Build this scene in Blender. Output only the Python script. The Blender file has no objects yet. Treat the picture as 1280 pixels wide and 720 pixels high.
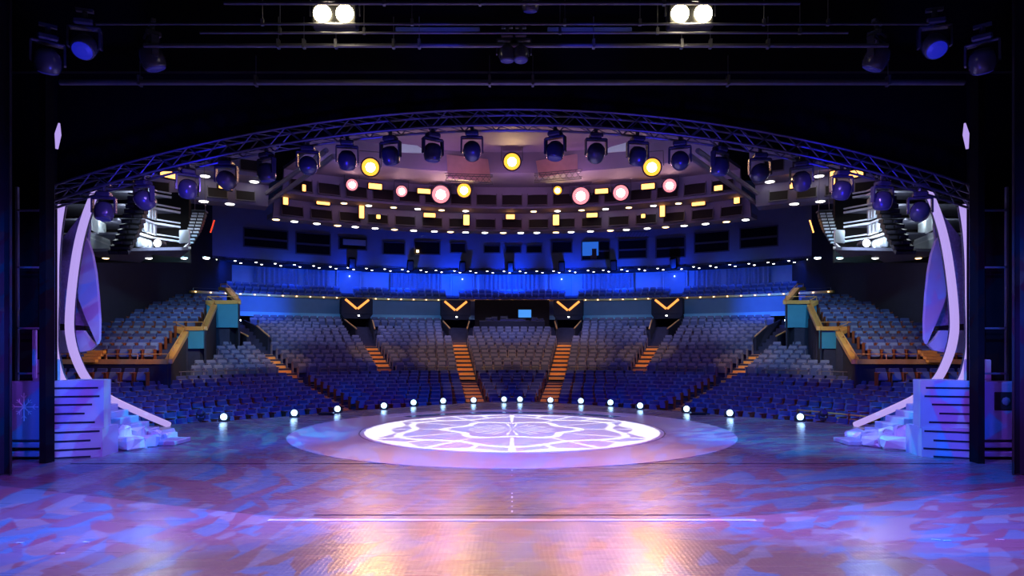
import bpy, math, random
from math import sin, cos, pi, radians as R, sqrt, atan2, degrees
from mathutils import Vector, Matrix, Euler
random.seed(7)
S = bpy.context.scene
COL = S.collection
F, HZ, CAMZ, CY = 822.0, 435.0, 2.7, 21.75      # focal (px), horizon row, eye height, house centre

def W(px, py, Y):                                # where a photographed point stands at depth Y
    return Vector(((px-640)*Y/F, Y, CAMZ-(py-HZ)*Y/F))
def pol(r, azd, z):                              # point in the fan-shaped house
    a = R(azd); return Vector((r*sin(a), CY+r*cos(a), z))
def az_at(px, r):                                # azimuth where the sight line through column px meets radius r
    t = (px-640)/F; A = 1+t*t; B = -2*CY; C = CY*CY-r*r
    Y = (-B+sqrt(max(B*B-4*A*C, 0)))/(2*A)
    return degrees(atan2(t*Y, Y-CY))
ORD = ['zeroth','first','second','third','fourth','fifth','sixth','seventh','eighth','ninth','tenth','eleventh','twelfth','thirteenth','fourteenth','fifteenth','sixteenth','seventeenth','eighteenth','nineteenth','twentieth']
def nth(n):
    if n <= 20: return ORD[n]
    return '%d%s' % (n, 'th' if n % 100 in (11,12,13) else {1:'st',2:'nd',3:'rd'}.get(n % 10, 'th'))

# ------------------------------------------------------------------ materials
def mat(name, col, rough=.5, metal=0, emit=None, es=0, noise=0, scale=8, bump=0, spec=.5):
    m = bpy.data.materials.new(name); m.use_nodes = True
    nt = m.node_tree; b = nt.nodes['Principled BSDF']
    b.inputs['Base Color'].default_value = (*col, 1); b.inputs['Roughness'].default_value = rough
    b.inputs['Metallic'].default_value = metal; b.inputs['Specular IOR Level'].default_value = spec
    if emit: b.inputs['Emission Color'].default_value = (*emit, 1); b.inputs['Emission Strength'].default_value = es
    if noise or bump:
        tc = nt.nodes.new('ShaderNodeTexCoord'); n = nt.nodes.new('ShaderNodeTexNoise')
        n.inputs['Scale'].default_value = scale; n.inputs['Detail'].default_value = 4
        nt.links.new(tc.outputs['Object'], n.inputs['Vector'])
        if noise:
            mx = nt.nodes.new('ShaderNodeMix'); mx.data_type = 'RGBA'
            mx.inputs[6].default_value = (*[c*(1-noise) for c in col], 1); mx.inputs[7].default_value = (*[min(1, c*(1+noise)) for c in col], 1)
            nt.links.new(n.outputs['Fac'], mx.inputs[0]); nt.links.new(mx.outputs[2], b.inputs['Base Color'])
        if bump:
            bp = nt.nodes.new('ShaderNodeBump'); bp.inputs['Strength'].default_value = bump; bp.inputs['Distance'].default_value = .02
            nt.links.new(n.outputs['Fac'], bp.inputs['Height']); nt.links.new(bp.outputs['Normal'], b.inputs['Normal'])
    return m
def emis(name, col, s): return mat(name, (.02,.02,.02), .4, 0, col, s)

M = dict(
 black=mat('black_cloth', (.006,.006,.008), .95, noise=.3, scale=3, spec=.1),
 blackmetal=mat('black_metal', (.02,.02,.025), .4, .3, noise=.2),
 fixture=mat('fixture_shell', (.06,.06,.085), .22, .2, noise=.15),
 steel=mat('steel_tube', (.16,.16,.18), .4, .7, noise=.15),
 darksteel=mat('dark_steel', (.10,.10,.12), .4, .6, noise=.2),
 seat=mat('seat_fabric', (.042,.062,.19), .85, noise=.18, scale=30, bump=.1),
 seatp=mat('seat_pan_lit', (.125,.175,.34), .8, noise=.15, scale=30),  # lighter than the back: light caught by the raised pan put into the colour
 rseat=mat('rear_seat_lit', (.15,.165,.27), .85, noise=.15, scale=30), rpan=mat('rear_pan_shaded', (.05,.065,.15), .85, noise=.15, scale=30), rarm=mat('rear_arm_lit', (.27,.24,.30), .6, noise=.2, scale=9),  # rear copies of the seat colours, with the different lighting painted in
 wood=mat('seat_wood', (.20,.055,.02), .45, noise=.3, scale=12),
 step=mat('orange_step', (.92,.42,.07), .6, noise=.2, scale=6),
 nose=mat('step_nosing', (.75,.5,.25), .4),
 tier=mat('tier_carpet', (.035,.035,.07), .9, noise=.3, scale=4),
 wall=mat('navy_wall', (.014,.017,.04), .85, noise=.25, scale=2),
 fascia=mat('fascia_panel', (.16,.24,.36), .6, noise=.12, scale=2),
 ledge=mat('fascia_ledge', (.25,.55,.70), .5, noise=.1, scale=3),
 teal=mat('terrace_panel', (.05,.30,.45), .55, noise=.12, scale=2),
 gold=mat('gold_rail', (.85,.50,.15), .38, .25, noise=.15),
 backwall=mat('back_wall', (.32,.36,.46), .8, noise=.12, scale=1.5),
 curtain=mat('curtain_cloth', (.22,.25,.36), .9, noise=.2, scale=6),
 ceil=mat('ceiling_panel', (.26,.235,.33), .75, noise=.12, scale=1.2),
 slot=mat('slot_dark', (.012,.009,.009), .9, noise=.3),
 silver=mat('silver_panel', (.62,.68,.72), .35, .35, noise=.1, scale=3),
 white=mat('white_lacquer', (.46,.46,.55), .45, noise=.06, scale=4),
 trimw=mat('white_trim', (.8,.83,.86), .4, .1, noise=.05),
 ice=mat('ice_sculpture', (.78,.80,.84), .3, noise=.1, scale=5, bump=.3),
 groove=mat('shadow_gap', (.012,.01,.03), .8, noise=.2),
 glass=mat('booth_glass', (.010,.008,.014), .35, noise=.2, spec=.1),
 frame=mat('booth_frame', (.13,.12,.15), .6, noise=.15),
 panel=mat('wing_panel', (.55,.50,.62), .6, noise=.08, scale=2),
 mesh=mat('screen_mesh', (.30,.28,.42), .5, noise=.5, scale=14, bump=.3),
 flat=mat('wing_flat', (.16,.16,.22), .6, noise=.2, scale=1.5),
 cab=mat('wing_cabinet', (.30,.30,.40), .45, noise=.12, scale=2),
 pink=mat('pink_panel', (.62,.42,.44), .7, noise=.15, scale=3),
 e_tube=emis('tube_glow', (.55,.40,.98), .85),
 e_white=emis('downlight_glow', (1,.96,.88), 9),
 e_warm=emis('warm_glow', (1,.62,.25), 7),
 e_orange=emis('slot_lamp_glow', (1,.40,.09), 4.2),
 e_star=emis('amber_star_glow', (1,.40,.03), 2.0),
 e_pink=emis('pink_lamp_glow', (1,.24,.28), 1.7),
 e_star_core=emis('amber_core_glow', (1,.66,.22), 130),
 e_pink_core=emis('pink_core_glow', (1,.55,.50), 60),
 e_blind=emis('blinder_glow', (1,.86,.50), 28),
 e_foot=emis('footlight_glow', (.50,.78,1), 4),
 e_vee=emis('chevron_glow', (1,.34,.07), 1.7),
 e_spot=emis('white_spot_glow', (.9,.96,1), 12),
 e_red=emis('red_marker_glow', (1,.06,.02), 1.6),
 e_screen=emis('monitor_glow', (.06,.30,.85), 1.1),
 e_dot=emis('rail_dot_glow', (1,.75,.4), 5),
 e_blue=emis('small_blue_glow', (.02,.03,1), .35),
 e_lens=emis('blue_lens_glow', (.05,.04,1), .10),
)

# ------------------------------------------------------------------ mesh builder
class MB:
    def __init__(s): s.v = []; s.f = []; s.mi = []; s.cur = 0; s.sm = []; s.smooth = False
    def m(s, i): s.cur = i; return s
    def add(s, vs, fs):
        o = len(s.v); s.v += [tuple(p) for p in vs]
        for f in fs: s.f.append(tuple(o+i for i in f)); s.mi.append(s.cur); s.sm.append(s.smooth)
        return s
    def box(s, c, d, rot=None, origin=None):
        hx, hy, hz = d[0]/2, d[1]/2, d[2]/2
        vs = [Vector((x*hx, y*hy, z*hz)) for x in (-1,1) for y in (-1,1) for z in (-1,1)]
        if rot is not None: vs = [rot @ v for v in vs]
        c = Vector(c); vs = [v+c for v in vs]
        return s.add(vs, [(0,1,3,2),(4,6,7,5),(0,4,5,1),(2,3,7,6),(0,2,6,4),(1,5,7,3)])
    def bev(s, c, d, b, rot=None):               # chamfered box
        b = min(b, min(d)*.45); h = [x/2 for x in d]; vs = []; idx = {}
        for sx in (-1,1):
            for sy in (-1,1):
                for sz in (-1,1):
                    for k in range(3):
                        p = [sx*(h[0]-b), sy*(h[1]-b), sz*(h[2]-b)]; p[k] = (sx,sy,sz)[k]*h[k]
                        idx[(sx,sy,sz,k)] = len(vs); vs.append(Vector(p))
        fs = []
        for k in range(3):
            i, j = (k+1) % 3, (k+2) % 3
            for sg in (-1,1):
                q = []
                for a, e in ((-1,-1),(1,-1),(1,1),(-1,1)):
                    t = [0,0,0]; t[k] = sg; t[i] = a; t[j] = e; q.append(idx[(*t, k)])
                fs.append(tuple(q if sg > 0 else q[::-1]))
        for k in range(3):
            i, j = (k+1) % 3, (k+2) % 3
            for a in (-1,1):
                for e in (-1,1):
                    q = []
                    for sg in (-1,1):
                        t = [0,0,0]; t[k] = sg; t[i] = a; t[j] = e
                        q.append((idx[(*t, i)], idx[(*t, j)]))
                    fs.append((q[0][0], q[0][1], q[1][1], q[1][0]) if a*e > 0 else (q[0][0], q[1][0], q[1][1], q[0][1]))
        for sx in (-1,1):
            for sy in (-1,1):
                for sz in (-1,1):
                    t = [idx[(sx,sy,sz,k)] for k in range(3)]
                    fs.append(tuple(t if sx*sy*sz > 0 else t[::-1]))
        if rot is not None: vs = [rot @ v for v in vs]
        c = Vector(c); return s.add([v+c for v in vs], fs)
    def tube(s, pts, r, n=8, cap=True, closed=False):
        pts = [Vector(p) for p in pts]; rings = []; rad = r if isinstance(r, (list, tuple)) else [r]*len(pts)
        up = None
        for i, p in enumerate(pts):
            a = pts[i-1] if (i or closed) else p; b = pts[(i+1) % len(pts)] if (i < len(pts)-1 or closed) else p
            t = (b-a).normalized()
            if up is None:
                up = Vector((0,0,1)) if abs(t.z) < .9 else Vector((1,0,0))
            u = t.cross(up); u = u.normalized() if u.length > 1e-6 else Vector((1,0,0)); w = u.cross(t).normalized(); up = w
            rings.append([p+u*cos(2*pi*k/n)*rad[i]+w*sin(2*pi*k/n)*rad[i] for k in range(n)])
        vs = [v for q in rings for v in q]; fs = []; L = len(rings)
        for i in range(L if closed else L-1):
            for k in range(n):
                a, b = i*n+k, i*n+(k+1) % n; c, d = ((i+1) % L)*n+(k+1) % n, ((i+1) % L)*n+k
                fs.append((a,b,c,d))
        if cap and not closed: fs += [tuple(range(n))[::-1], tuple((L-1)*n+k for k in range(n))]
        return s.add(vs, fs)
    def lathe(s, prof, c=(0,0,0), rot=None, n=16):   # profile (radius, height) about local Z
        vs = []; fs = []; c = Vector(c)
        for rr, z in prof:
            for k in range(n):
                v = Vector((rr*cos(2*pi*k/n), rr*sin(2*pi*k/n), z)); vs.append((rot @ v if rot is not None else v)+c)
        for i in range(len(prof)-1):
            for k in range(n):
                a, b = i*n+k, i*n+(k+1) % n; fs.append((a, b, b+n, a+n))
        fs += [tuple(range(n))[::-1], tuple((len(prof)-1)*n+k for k in range(n))]
        return s.add(vs, fs)
    def sweep(s, prof, a0, a1, n=24, caps=True):     # closed (r,z) profile swept round the house centre
        vs = []; fs = []; L = len(prof)
        for i in range(n+1):
            a = a0+(a1-a0)*i/n
            for rr, z in prof: vs.append(pol(rr, a, z))
        for i in range(n):
            for k in range(L):
                a, b = i*L+k, i*L+(k+1) % L; fs.append((a, b, b+L, a+L))
        if caps: fs += [tuple(range(L))[::-1], tuple(n*L+k for k in range(L))]
        return s.add(vs, fs)
    def prism(s, pts, d):                            # polygon extruded along vector d
        pts = [Vector(p) for p in pts]; d = Vector(d); n = len(pts)
        return s.add(pts+[p+d for p in pts], [tuple(range(n))[::-1], tuple(range(n, 2*n))]+[(i, (i+1) % n, n+(i+1) % n, n+i) for i in range(n)])
    def mesh(s, name, mats):
        me = bpy.data.meshes.new(name); me.from_pydata(s.v, [], s.f)
        for q in (mats if isinstance(mats, (list, tuple)) else [mats]): me.materials.append(q)
        me.polygons.foreach_set('material_index', s.mi); me.polygons.foreach_set('use_smooth', s.sm); me.update()
        import bmesh
        b = bmesh.new(); b.from_mesh(me); bmesh.ops.recalc_face_normals(b, faces=b.faces); b.to_mesh(me); b.free()
        return me

def obj(name, mb, mats, parent=None, loc=None, rot=None):
    me = mb if isinstance(mb, bpy.types.Mesh) else mb.mesh(name, mats)
    o = bpy.data.objects.new(name, me); COL.objects.link(o)
    if parent is not None: o.parent = parent
    if loc is not None: o.location = loc
    if rot is not None: o.rotation_euler = rot
    return o
def tag(o, label, cat, group=None, kind=None):
    o['label'] = label; o['category'] = cat
    if group: o['group'] = group
    if kind: o['kind'] = kind
    return o
def empty(name, label, cat, loc=(0,0,0), rz=0, group=None):
    o = bpy.data.objects.new(name, None); o.empty_display_size = .1; COL.objects.link(o)
    o.location = loc; o.rotation_euler = (0,0,rz); return tag(o, label, cat, group)
def struct(name, mb, mats, label=None, cat=None):
    o = obj(name, mb, mats); o['kind'] = 'structure'
    if label: o['label'] = label; o['category'] = cat or name.split('_')[0]
    return o
def copy_tree(root):
    r = root.copy(); COL.objects.link(r)
    for ch in list(root.children):
        c = ch.copy(); COL.objects.link(c); c.parent = r
        for g in list(ch.children):
            d = g.copy(); COL.objects.link(d); d.parent = c
    return r
SIDE = {-1: 'left', 1: 'right'}

# ------------------------------------------------------------------ camera and view
cd = bpy.data.cameras.new('camera'); cam = bpy.data.objects.new('camera', cd); COL.objects.link(cam)
cam.location = (0,0,CAMZ); cam.rotation_euler = (pi/2,0,0); cd.sensor_width = 36; cd.lens = F/1280*36
cd.shift_y = (HZ-360)/1280; cd.clip_end = 400; S.camera = cam
S.view_settings.view_transform = 'Standard'; S.view_settings.look = 'None'
S.view_settings.gamma = 1; S.view_settings.exposure = 0; S.view_settings.use_curve_mapping = False
wd = bpy.data.worlds.new('world'); S.world = wd; wd.use_nodes = True
wd.node_tree.nodes['Background'].inputs[0].default_value = (.002,.003,.012,1); wd.node_tree.nodes['Background'].inputs[1].default_value = 1
S.cycles.max_bounces = 5; S.cycles.diffuse_bounces = 2; S.cycles.glossy_bounces = 3
S.cycles.sample_clamp_indirect = 3; S.cycles.use_denoising = True; S.cycles.use_light_tree = True
S.cycles.caustics_reflective = False; S.cycles.caustics_refractive = False

# ------------------------------------------------------------------ stage floor
EDGE = [(0,11.25),(10,10.95),(20,10.2),(30,9.55),(42,9.45),(53,9.6),(64,9.8),(72,10.5),(78,11.2),(84,12.3)]
right = [pol(r, a, 0) for a, r in EDGE]
outer = right+[Vector((13.2,22.6,0)), Vector((16,22.2,0)), Vector((16,1,0))]
pts = outer+[Vector((-p.x, p.y, 0)) for p in reversed(outer[1:])]
def floor_mat(name, col, rough, plank=0, spec=.5, bumps=.05):
    m = mat(name, col, rough, spec=spec); nt = m.node_tree; b = nt.nodes['Principled BSDF']
    tc = nt.nodes.new('ShaderNodeTexCoord'); mp = nt.nodes.new('ShaderNodeMapping'); n = nt.nodes.new('ShaderNodeTexNoise')
    mp.inputs['Scale'].default_value = (.35, 3.2, 1); n.inputs['Scale'].default_value = 1.6; n.inputs['Detail'].default_value = 6
    nt.links.new(tc.outputs['Object'], mp.inputs[0]); nt.links.new(mp.outputs[0], n.inputs['Vector'])
    mx = nt.nodes.new('ShaderNodeMix'); mx.data_type = 'RGBA'
    mx.inputs[6].default_value = (*[c*.84 for c in col], 1); mx.inputs[7].default_value = (*[min(1, c*1.14) for c in col], 1)
    nt.links.new(n.outputs['Fac'], mx.inputs[0]); nt.links.new(mx.outputs[2], b.inputs['Base Color'])
    mr = nt.nodes.new('ShaderNodeMapRange'); mr.inputs[3].default_value = rough*.8; mr.inputs[4].default_value = rough*1.25
    nt.links.new(n.outputs['Fac'], mr.inputs[0]); nt.links.new(mr.outputs[0], b.inputs['Roughness'])
    bp = nt.nodes.new('ShaderNodeBump'); bp.inputs['Strength'].default_value = bumps; bp.inputs['Distance'].default_value = .01
    nt.links.new(n.outputs['Fac'], bp.inputs['Height']); nt.links.new(bp.outputs['Normal'], b.inputs['Normal'])
    return m
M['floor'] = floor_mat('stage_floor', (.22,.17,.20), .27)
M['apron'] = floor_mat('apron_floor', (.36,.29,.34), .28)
M['ringf'] = floor_mat('ring_floor', (.50,.45,.52), .35)
M['disc'] = mat('ice_disc', (.86,.86,.88), .35, noise=.04, scale=3)
M['tealgroove'] = mat('ring_channel', (.05,.16,.22), .25, noise=.2)
# perforated mat: fine grid of studs
gm = floor_mat('grid_mat', (.34,.27,.30), .26); nt = gm.node_tree
ch = nt.nodes.new('ShaderNodeTexVoronoi'); ch.inputs['Scale'].default_value = 16; ch.inputs['Randomness'].default_value = .15
tcn = nt.nodes.new('ShaderNodeTexCoord'); nt.links.new(tcn.outputs['Object'], ch.inputs['Vector'])
bp = nt.nodes.new('ShaderNodeBump'); bp.inputs['Strength'].default_value = .12; bp.inputs['Distance'].default_value = .02
nt.links.new(ch.outputs['Distance'], bp.inputs['Height']); nt.links.new(bp.outputs['Normal'], nt.nodes['Principled BSDF'].inputs['Normal'])
M['gridmat'] = gm

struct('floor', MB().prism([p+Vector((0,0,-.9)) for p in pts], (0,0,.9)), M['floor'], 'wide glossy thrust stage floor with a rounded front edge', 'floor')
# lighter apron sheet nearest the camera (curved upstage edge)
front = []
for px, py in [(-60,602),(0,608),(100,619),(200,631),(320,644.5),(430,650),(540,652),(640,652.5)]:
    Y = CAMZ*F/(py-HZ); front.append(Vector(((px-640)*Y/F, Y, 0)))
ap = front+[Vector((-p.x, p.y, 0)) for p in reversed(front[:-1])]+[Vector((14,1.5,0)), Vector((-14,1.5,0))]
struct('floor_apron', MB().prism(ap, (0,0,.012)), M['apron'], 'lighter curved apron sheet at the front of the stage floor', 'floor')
gp = [W(232,652,CAMZ*F/217), W(1048,652,CAMZ*F/217)]
gp = [Vector((-4.7,10.15,.012)), Vector((4.7,10.15,.012)), Vector((5.3,7.2,.012)), Vector((5.3,4,.012)), Vector((-5.3,4,.012)), Vector((-5.3,7.2,.012))]
struct('floor_grid', MB().prism(gp, (0,0,.008)), M['gridmat'], 'studded mat laid over the apron with a straight far edge', 'floor')
# joint strips in the boards
struct('trim_1', MB().box((0,15.35,.003),(20.6,.035,.006)), M['groove'])
struct('trim_2', MB().box((0,10.25,.016),(7.6,.10,.010)), M['trimw'])
struct('trim_3', MB().box((0,10.62,.003),(6.4,.03,.006)), M['groove'])
def annulus(name, r0, r1, z0, z1, m, a0=0, a1=360, n=96, label=None):
    return struct(name, MB().sweep([(r0,z0),(r1,z0),(r1,z1),(r0,z1)], a0, a1, n, caps=(a1-a0) < 360), m, label, 'floor')
annulus('floor_ring', 4.95, 7.06, 0, .01, M['ringf'], label='pale turntable ring set round the bright centre disc')
mb = MB(); mb.sweep([(5.35,.0105),(5.95,.0105),(5.95,.0145),(5.35,.0145)], -46, 46, 40)
struct('trim_4', mb, M['tealgroove'])
mb = MB(); mb.sweep([(6.05,.0105),(6.12,.0105),(6.12,.016),(6.05,.016)], -52, 52, 40)
struct('trim_5', mb, M['trimw'])
mb = MB(); mb.smooth = False
mb.prism([pol(4.9, a, 0) for a in range(0,360,3)], (0,0,.014))
struct('floor_disc', mb, M['disc'], 'white round centre disc lit with a snowflake pattern', 'floor')
# centre line of white spike marks
for k, (y, s_) in enumerate([(14.5,.05),(13.9,.05),(12.2,.05),(11.9,.14),(11.55,.05),(11.2,.05),(10.85,.12)]):
    o = obj('floor_mark', MB().box((0,0,.003),(.03,s_,.006)), M['trimw'], loc=(0,y,.0))
    tag(o, 'small white tape mark on the stage centre line, %s from the apron edge' % nth(7-k), 'tape mark', 'tape marks on the centre line')
for k, (px, py) in enumerate([(25,680),(108,679),(75,693),(1170,676),(1184,677),(1250,676)]):
    Y = CAMZ*F/(py-HZ); p = W(px, py, Y)
    o = obj('floor_mark', MB().box((0,0,.003),(.11,.04,.006), Euler((0,0,random.uniform(-.4,.4))).to_matrix()), M['trimw'], loc=(p.x,p.y,.013))
    tag(o, 'short white tape mark on the blue lit apron, %s from the left' % nth(k+1), 'tape mark', 'tape marks on the apron')

# ------------------------------------------------------------------ house floor
LR = [11.95+.87*i for i in range(9)]; LZ = [-.68+.15*i for i in range(9)]
UR = [20.65+.915*i for i in range(14)]; UZ = [.97+.26*i for i in range(14)]
def tiers(rs, zs, dr, base):
    prof = [(rs[0]-dr*.5, base)]
    for r, z in zip(rs, zs): prof += [(r-dr*.5, z), (r+dr*.5, z)]
    prof += [(rs[-1]+dr*.5, base)]
    return prof
struct('floor_pit', MB().sweep([(8,-.95),(12,-.95),(12,-.70),(8,-.70)], -95, 95, 60), M['tier'])
mb = MB(); mb.sweep(tiers(LR, LZ, .87, -1.2), -96, 96, 64)
struct('floor_stalls', mb, M['tier'], 'dark raked floor under the front block of seats', 'floor')
mb = MB(); mb.sweep([(19.3,-1.2),(20.19,-1.2),(20.19,.62),(19.3,.62)], -80, 80, 64)
for s in (-1,1): mb.box((s*19.5,29.4,.0),(7,1.6,1.94))
struct('floor_walkway', mb, M['tier'], 'dark curved walkway between the front and rear seats', 'floor')
mb = MB(); mb.sweep(tiers(UR, UZ, .915, -1.2), -62, 62, 64)
struct('floor_rake', mb, M['tier'], 'dark raked floor under the rear block of seats', 'floor')

AISLES = [8.2, 22.2, 38.6]
# ------------------------------------------------------------------ seats
def seat_meshes():
    t1 = Euler((R(-12),0,0)).to_matrix(); t2 = Euler((R(-16),0,0)).to_matrix()
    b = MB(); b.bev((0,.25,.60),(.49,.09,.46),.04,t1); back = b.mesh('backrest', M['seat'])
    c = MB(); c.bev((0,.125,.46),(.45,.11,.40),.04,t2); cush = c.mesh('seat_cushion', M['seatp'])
    arms = []
    for s in (-1,1):
        a = MB(); a.bev((s*.265,.06,.62),(.05,.44,.045),.012); a.bev((s*.265,.12,.31),(.032,.30,.60),.01)
        arms.append(a.mesh('armrest', M['wood']))
    p = MB(); p.bev((0,.26,.19),(.40,.07,.38),.02); ped = p.mesh('pedestal', M['blackmetal'])
    return back, cush, arms, ped
BACK, CUSH, ARMS, PED = seat_meshes()
def make_seat():
    o = bpy.data.objects.new('theatre_seat', None); o.empty_display_size = .1; COL.objects.link(o)
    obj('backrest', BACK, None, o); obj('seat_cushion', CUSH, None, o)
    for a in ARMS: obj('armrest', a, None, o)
    obj('pedestal', PED, None, o)
    return o
# every place: (loc, rotz, block, row number, seat number from the block's left end)
places = []
def edge_x(Y):                                    # inner edge of the side terraces
    if Y < 30.4: return 99
    if Y < 35.9: return 16.2+(Y-30.4)*.27
    if Y < 40.2: return 16.9+(Y-36.0)*.31
    return 16.9+(Y-40.3)*.69
PITCH = .585
def curved_row(r, z, amax, aisles, block, row, half):
    bounds = sorted([-amax]+[s*a for a in aisles for s in (-1,1)]+[amax])
    for bi in range(len(bounds)-1):
        a0, a1 = bounds[bi], bounds[bi+1]
        g = degrees(.56/r)
        if bi > 0: a0 += g
        if bi < len(bounds)-2: a1 -= g
        arc = R(a1-a0)*r; n = int(arc/PITCH)
        if n < 1: continue
        k0 = 0
        for k in range(n):
            a = a0+(a1-a0)*(k+.5)/n
            if half and (bi == 0 or bi == len(bounds)-2): pass
            p = pol(r, a, z)
            places.append(dict(loc=p, rz=-R(a), block=block, bi=bi, row=row, k=k, n=n, az=a, r=r))
for i, (r, z) in enumerate(zip(LR, LZ)): curved_row(r, z, 87, [8.2,38.6], 'front', i+1, i % 2)
for i, (r, z) in enumerate(zip(UR, UZ)): curved_row(r, z, 68, AISLES, 'rear', i+1, i % 2)
BR = [35.0+.92*i for i in range(4)]; BZ = [5.95+.42*i for i in range(4)]
for i, (r, z) in enumerate(zip(BR, BZ)): curved_row(r, z, 44, AISLES[:2], 'balcony', i+1, i % 2)
keep = []
for q in places:
    x, y, r, a = abs(q['loc'].x), q['loc'].y, q['r'], abs(q['az'])
    if x > 22.4: continue
    if q['block'] == 'rear':
        if y > 29.9 and x > edge_x(y)-.62: continue
        if x > 15.9 and y > 28.3 and y < 30.6: continue
        pod = False                                # vomitory channels and the control booth
        for ai, ra in ((8.2,28.4),(22.2,28.0),(38.6,25.8)):
            if r > ra-.5 and abs(a-ai)*pi/180*r < .72+.33+.42*min(1,(r-ra)/5): pod = True
        if pod: continue
        if r > 30.4 and a < 7: continue
        if 29.8 < r < 31.6 and min(abs(a-18.2), abs(a-26.2)) < 1.7: continue
    if q['block'] == 'balcony' and x > edge_x(44)+2 and False: continue
    if q['block'] == 'front' and q['loc'].y < 22.9: continue
    keep.append(q)
places = keep
TY = [31+1.0*j for j in range(5)]+[36.6+1.0*j for j in range(4)]+[40.85+1.0*j for j in range(3)]; TZ = [2.0+.31*j for j in range(12)]
for s in (-1,1):
    for j in range(12):
        e = edge_x(TY[j])+.55; n = int((22.6-e)/PITCH)
        for k in range(n):
            x = e+.25+k*PITCH
            places.append(dict(loc=Vector((s*x, TY[j], TZ[j])), rz=s*R(-7), block='terrace', bi=0 if s < 0 else 1, row=j+1, k=k, n=n, az=s*90, r=30))
for s in (-1,1):                                  # straight row in front of each terrace
    for k in range(9): places.append(dict(loc=Vector((s*(16.6+k*.62), 29.35, .97)), rz=0, block='terrace', bi=0, row=0, k=k, n=9, az=s*90, r=20))
# the 300 that show largest: the front row, the terraces and the nearest rows of the front block
def score(q):
    p = q['loc']; px = 640+p.x*F/p.y; py = HZ+(CAMZ-p.z-.6)*F/p.y
    if not 128 < px < 1152: return -1
    if (px < 150 or px > 1130) and py > 470: return -1
    w = PITCH*F/p.y
    if q['block'] == 'front': return w*(w*.55 if q['row'] == 1 else 4.3*(24/p.y))
    if q['block'] == 'terrace': return w*(8 if q['row'] <= 1 else 6.6)
    return w*.1
rank = sorted(range(len(places)), key=lambda i: -score(places[i]))
chosen = set(i for i in rank[:300] if score(places[i]) > 0)
proto = None
BLOCKN = {'front': ['far left block','centre left block','centre block','centre right block','far right block']}
def seat_label(q):
    s = 'left' if q['loc'].x < 0 else 'right'
    if q['row'] == 0: return 'grey blue seat, %s from the inner end of the row below the %s terrace rail' % (nth(q['k']+1), s)
    if q['block'] == 'terrace':
        return 'grey blue seat, %s from the rail in row %d of the %s terrace' % (nth(q['k']+1), q['row'], s)
    bl = {0:'far left block',1:'middle block',2:'far right block'}
    nb = ['outer left block','inner left block','centre block','inner right block','outer right block'][q['bi']]
    return 'deep blue seat, %s from the left in front row %d, %s' % (nth(q['k']+1), q['row'], nb)
for i in sorted(chosen):
    q = places[i]
    if proto is None: proto = make_seat(); o = proto
    else: o = copy_tree(proto)
    o.location = q['loc']; o.rotation_euler = (0,0,q['rz'])
    tag(o, seat_label(q), 'seat', 'grey blue seats on the side terraces' if q['block'] == 'terrace' else 'blue seats in the front block')
rest = MB(); t1 = Euler((R(-12),0,0)).to_matrix(); t2 = Euler((R(-16),0,0)).to_matrix()
for i, q in enumerate(places):
    if i in chosen: continue
    rm = Matrix.Rotation(q['rz'], 3, 'Z'); L = q['loc']
    def bx(c, d, rot=None): rest.box(rm @ Vector(c)+L, d, rm @ rot if rot is not None else rm)
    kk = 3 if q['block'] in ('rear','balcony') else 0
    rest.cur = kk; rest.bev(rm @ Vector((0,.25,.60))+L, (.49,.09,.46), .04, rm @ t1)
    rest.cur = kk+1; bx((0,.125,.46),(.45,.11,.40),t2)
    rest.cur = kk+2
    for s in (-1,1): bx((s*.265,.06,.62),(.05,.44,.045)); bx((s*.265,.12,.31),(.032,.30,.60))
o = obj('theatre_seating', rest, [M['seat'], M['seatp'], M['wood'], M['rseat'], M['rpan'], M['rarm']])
tag(o, 'remaining rows of blue flip-up seats rising to the back of the hall', 'seating', kind='stuff')

# ------------------------------------------------------------------ aisle stairs
def aisle(az, r0, r1, label):
    t = empty('aisle_stairs', label, 'stairs', pol(r0, az, 0), -R(az), 'orange lit aisle stairs')
    inv = t.matrix_basis.inverted()
    rows = [(r,z,.15,.87) for r,z in zip(LR,LZ)]+[(r,z,.26,.915) for r,z in zip(UR,UZ)]
    rm = Matrix.Rotation(0, 3, 'Z')
    for r, z, rise, dr in rows:
        if not r0-.1 <= r <= r1+.1: continue
        for (rr, zz, d) in ((r-dr*.5-.22, z-rise*.5, .45), (r+.0, z+.0, dr)):
            mb = MB(); mb.m(0).box((0, rr-r0+(.0 if d < .5 else .0), zz+.0-.06),(1.02, d, .14)); mb.m(1).box((0, rr-r0-d/2+.02, zz+.014),(1.02,.05,.012))
            obj('step', mb, [M['step'], M['nose']], t)
names = {8.2:'beside the control desk block', 22.2:'in the rear block', 38.6:'between the middle and outer blocks'}
for s in (-1,1):
    aisle(s*8.2, LR[0]+.8, 28.2, 'straight orange aisle stairs from stage to doorway, %s of the control desk' % SIDE[s])
    aisle(s*22.2, UR[0], 27.6, 'short orange aisle stairs in the rear seats below the outer %s chevron' % SIDE[s])
    aisle(s*38.6, LR[0]+.4, 25.6, 'slanting orange aisle stairs on the far %s of the rear seats' % SIDE[s])

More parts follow.
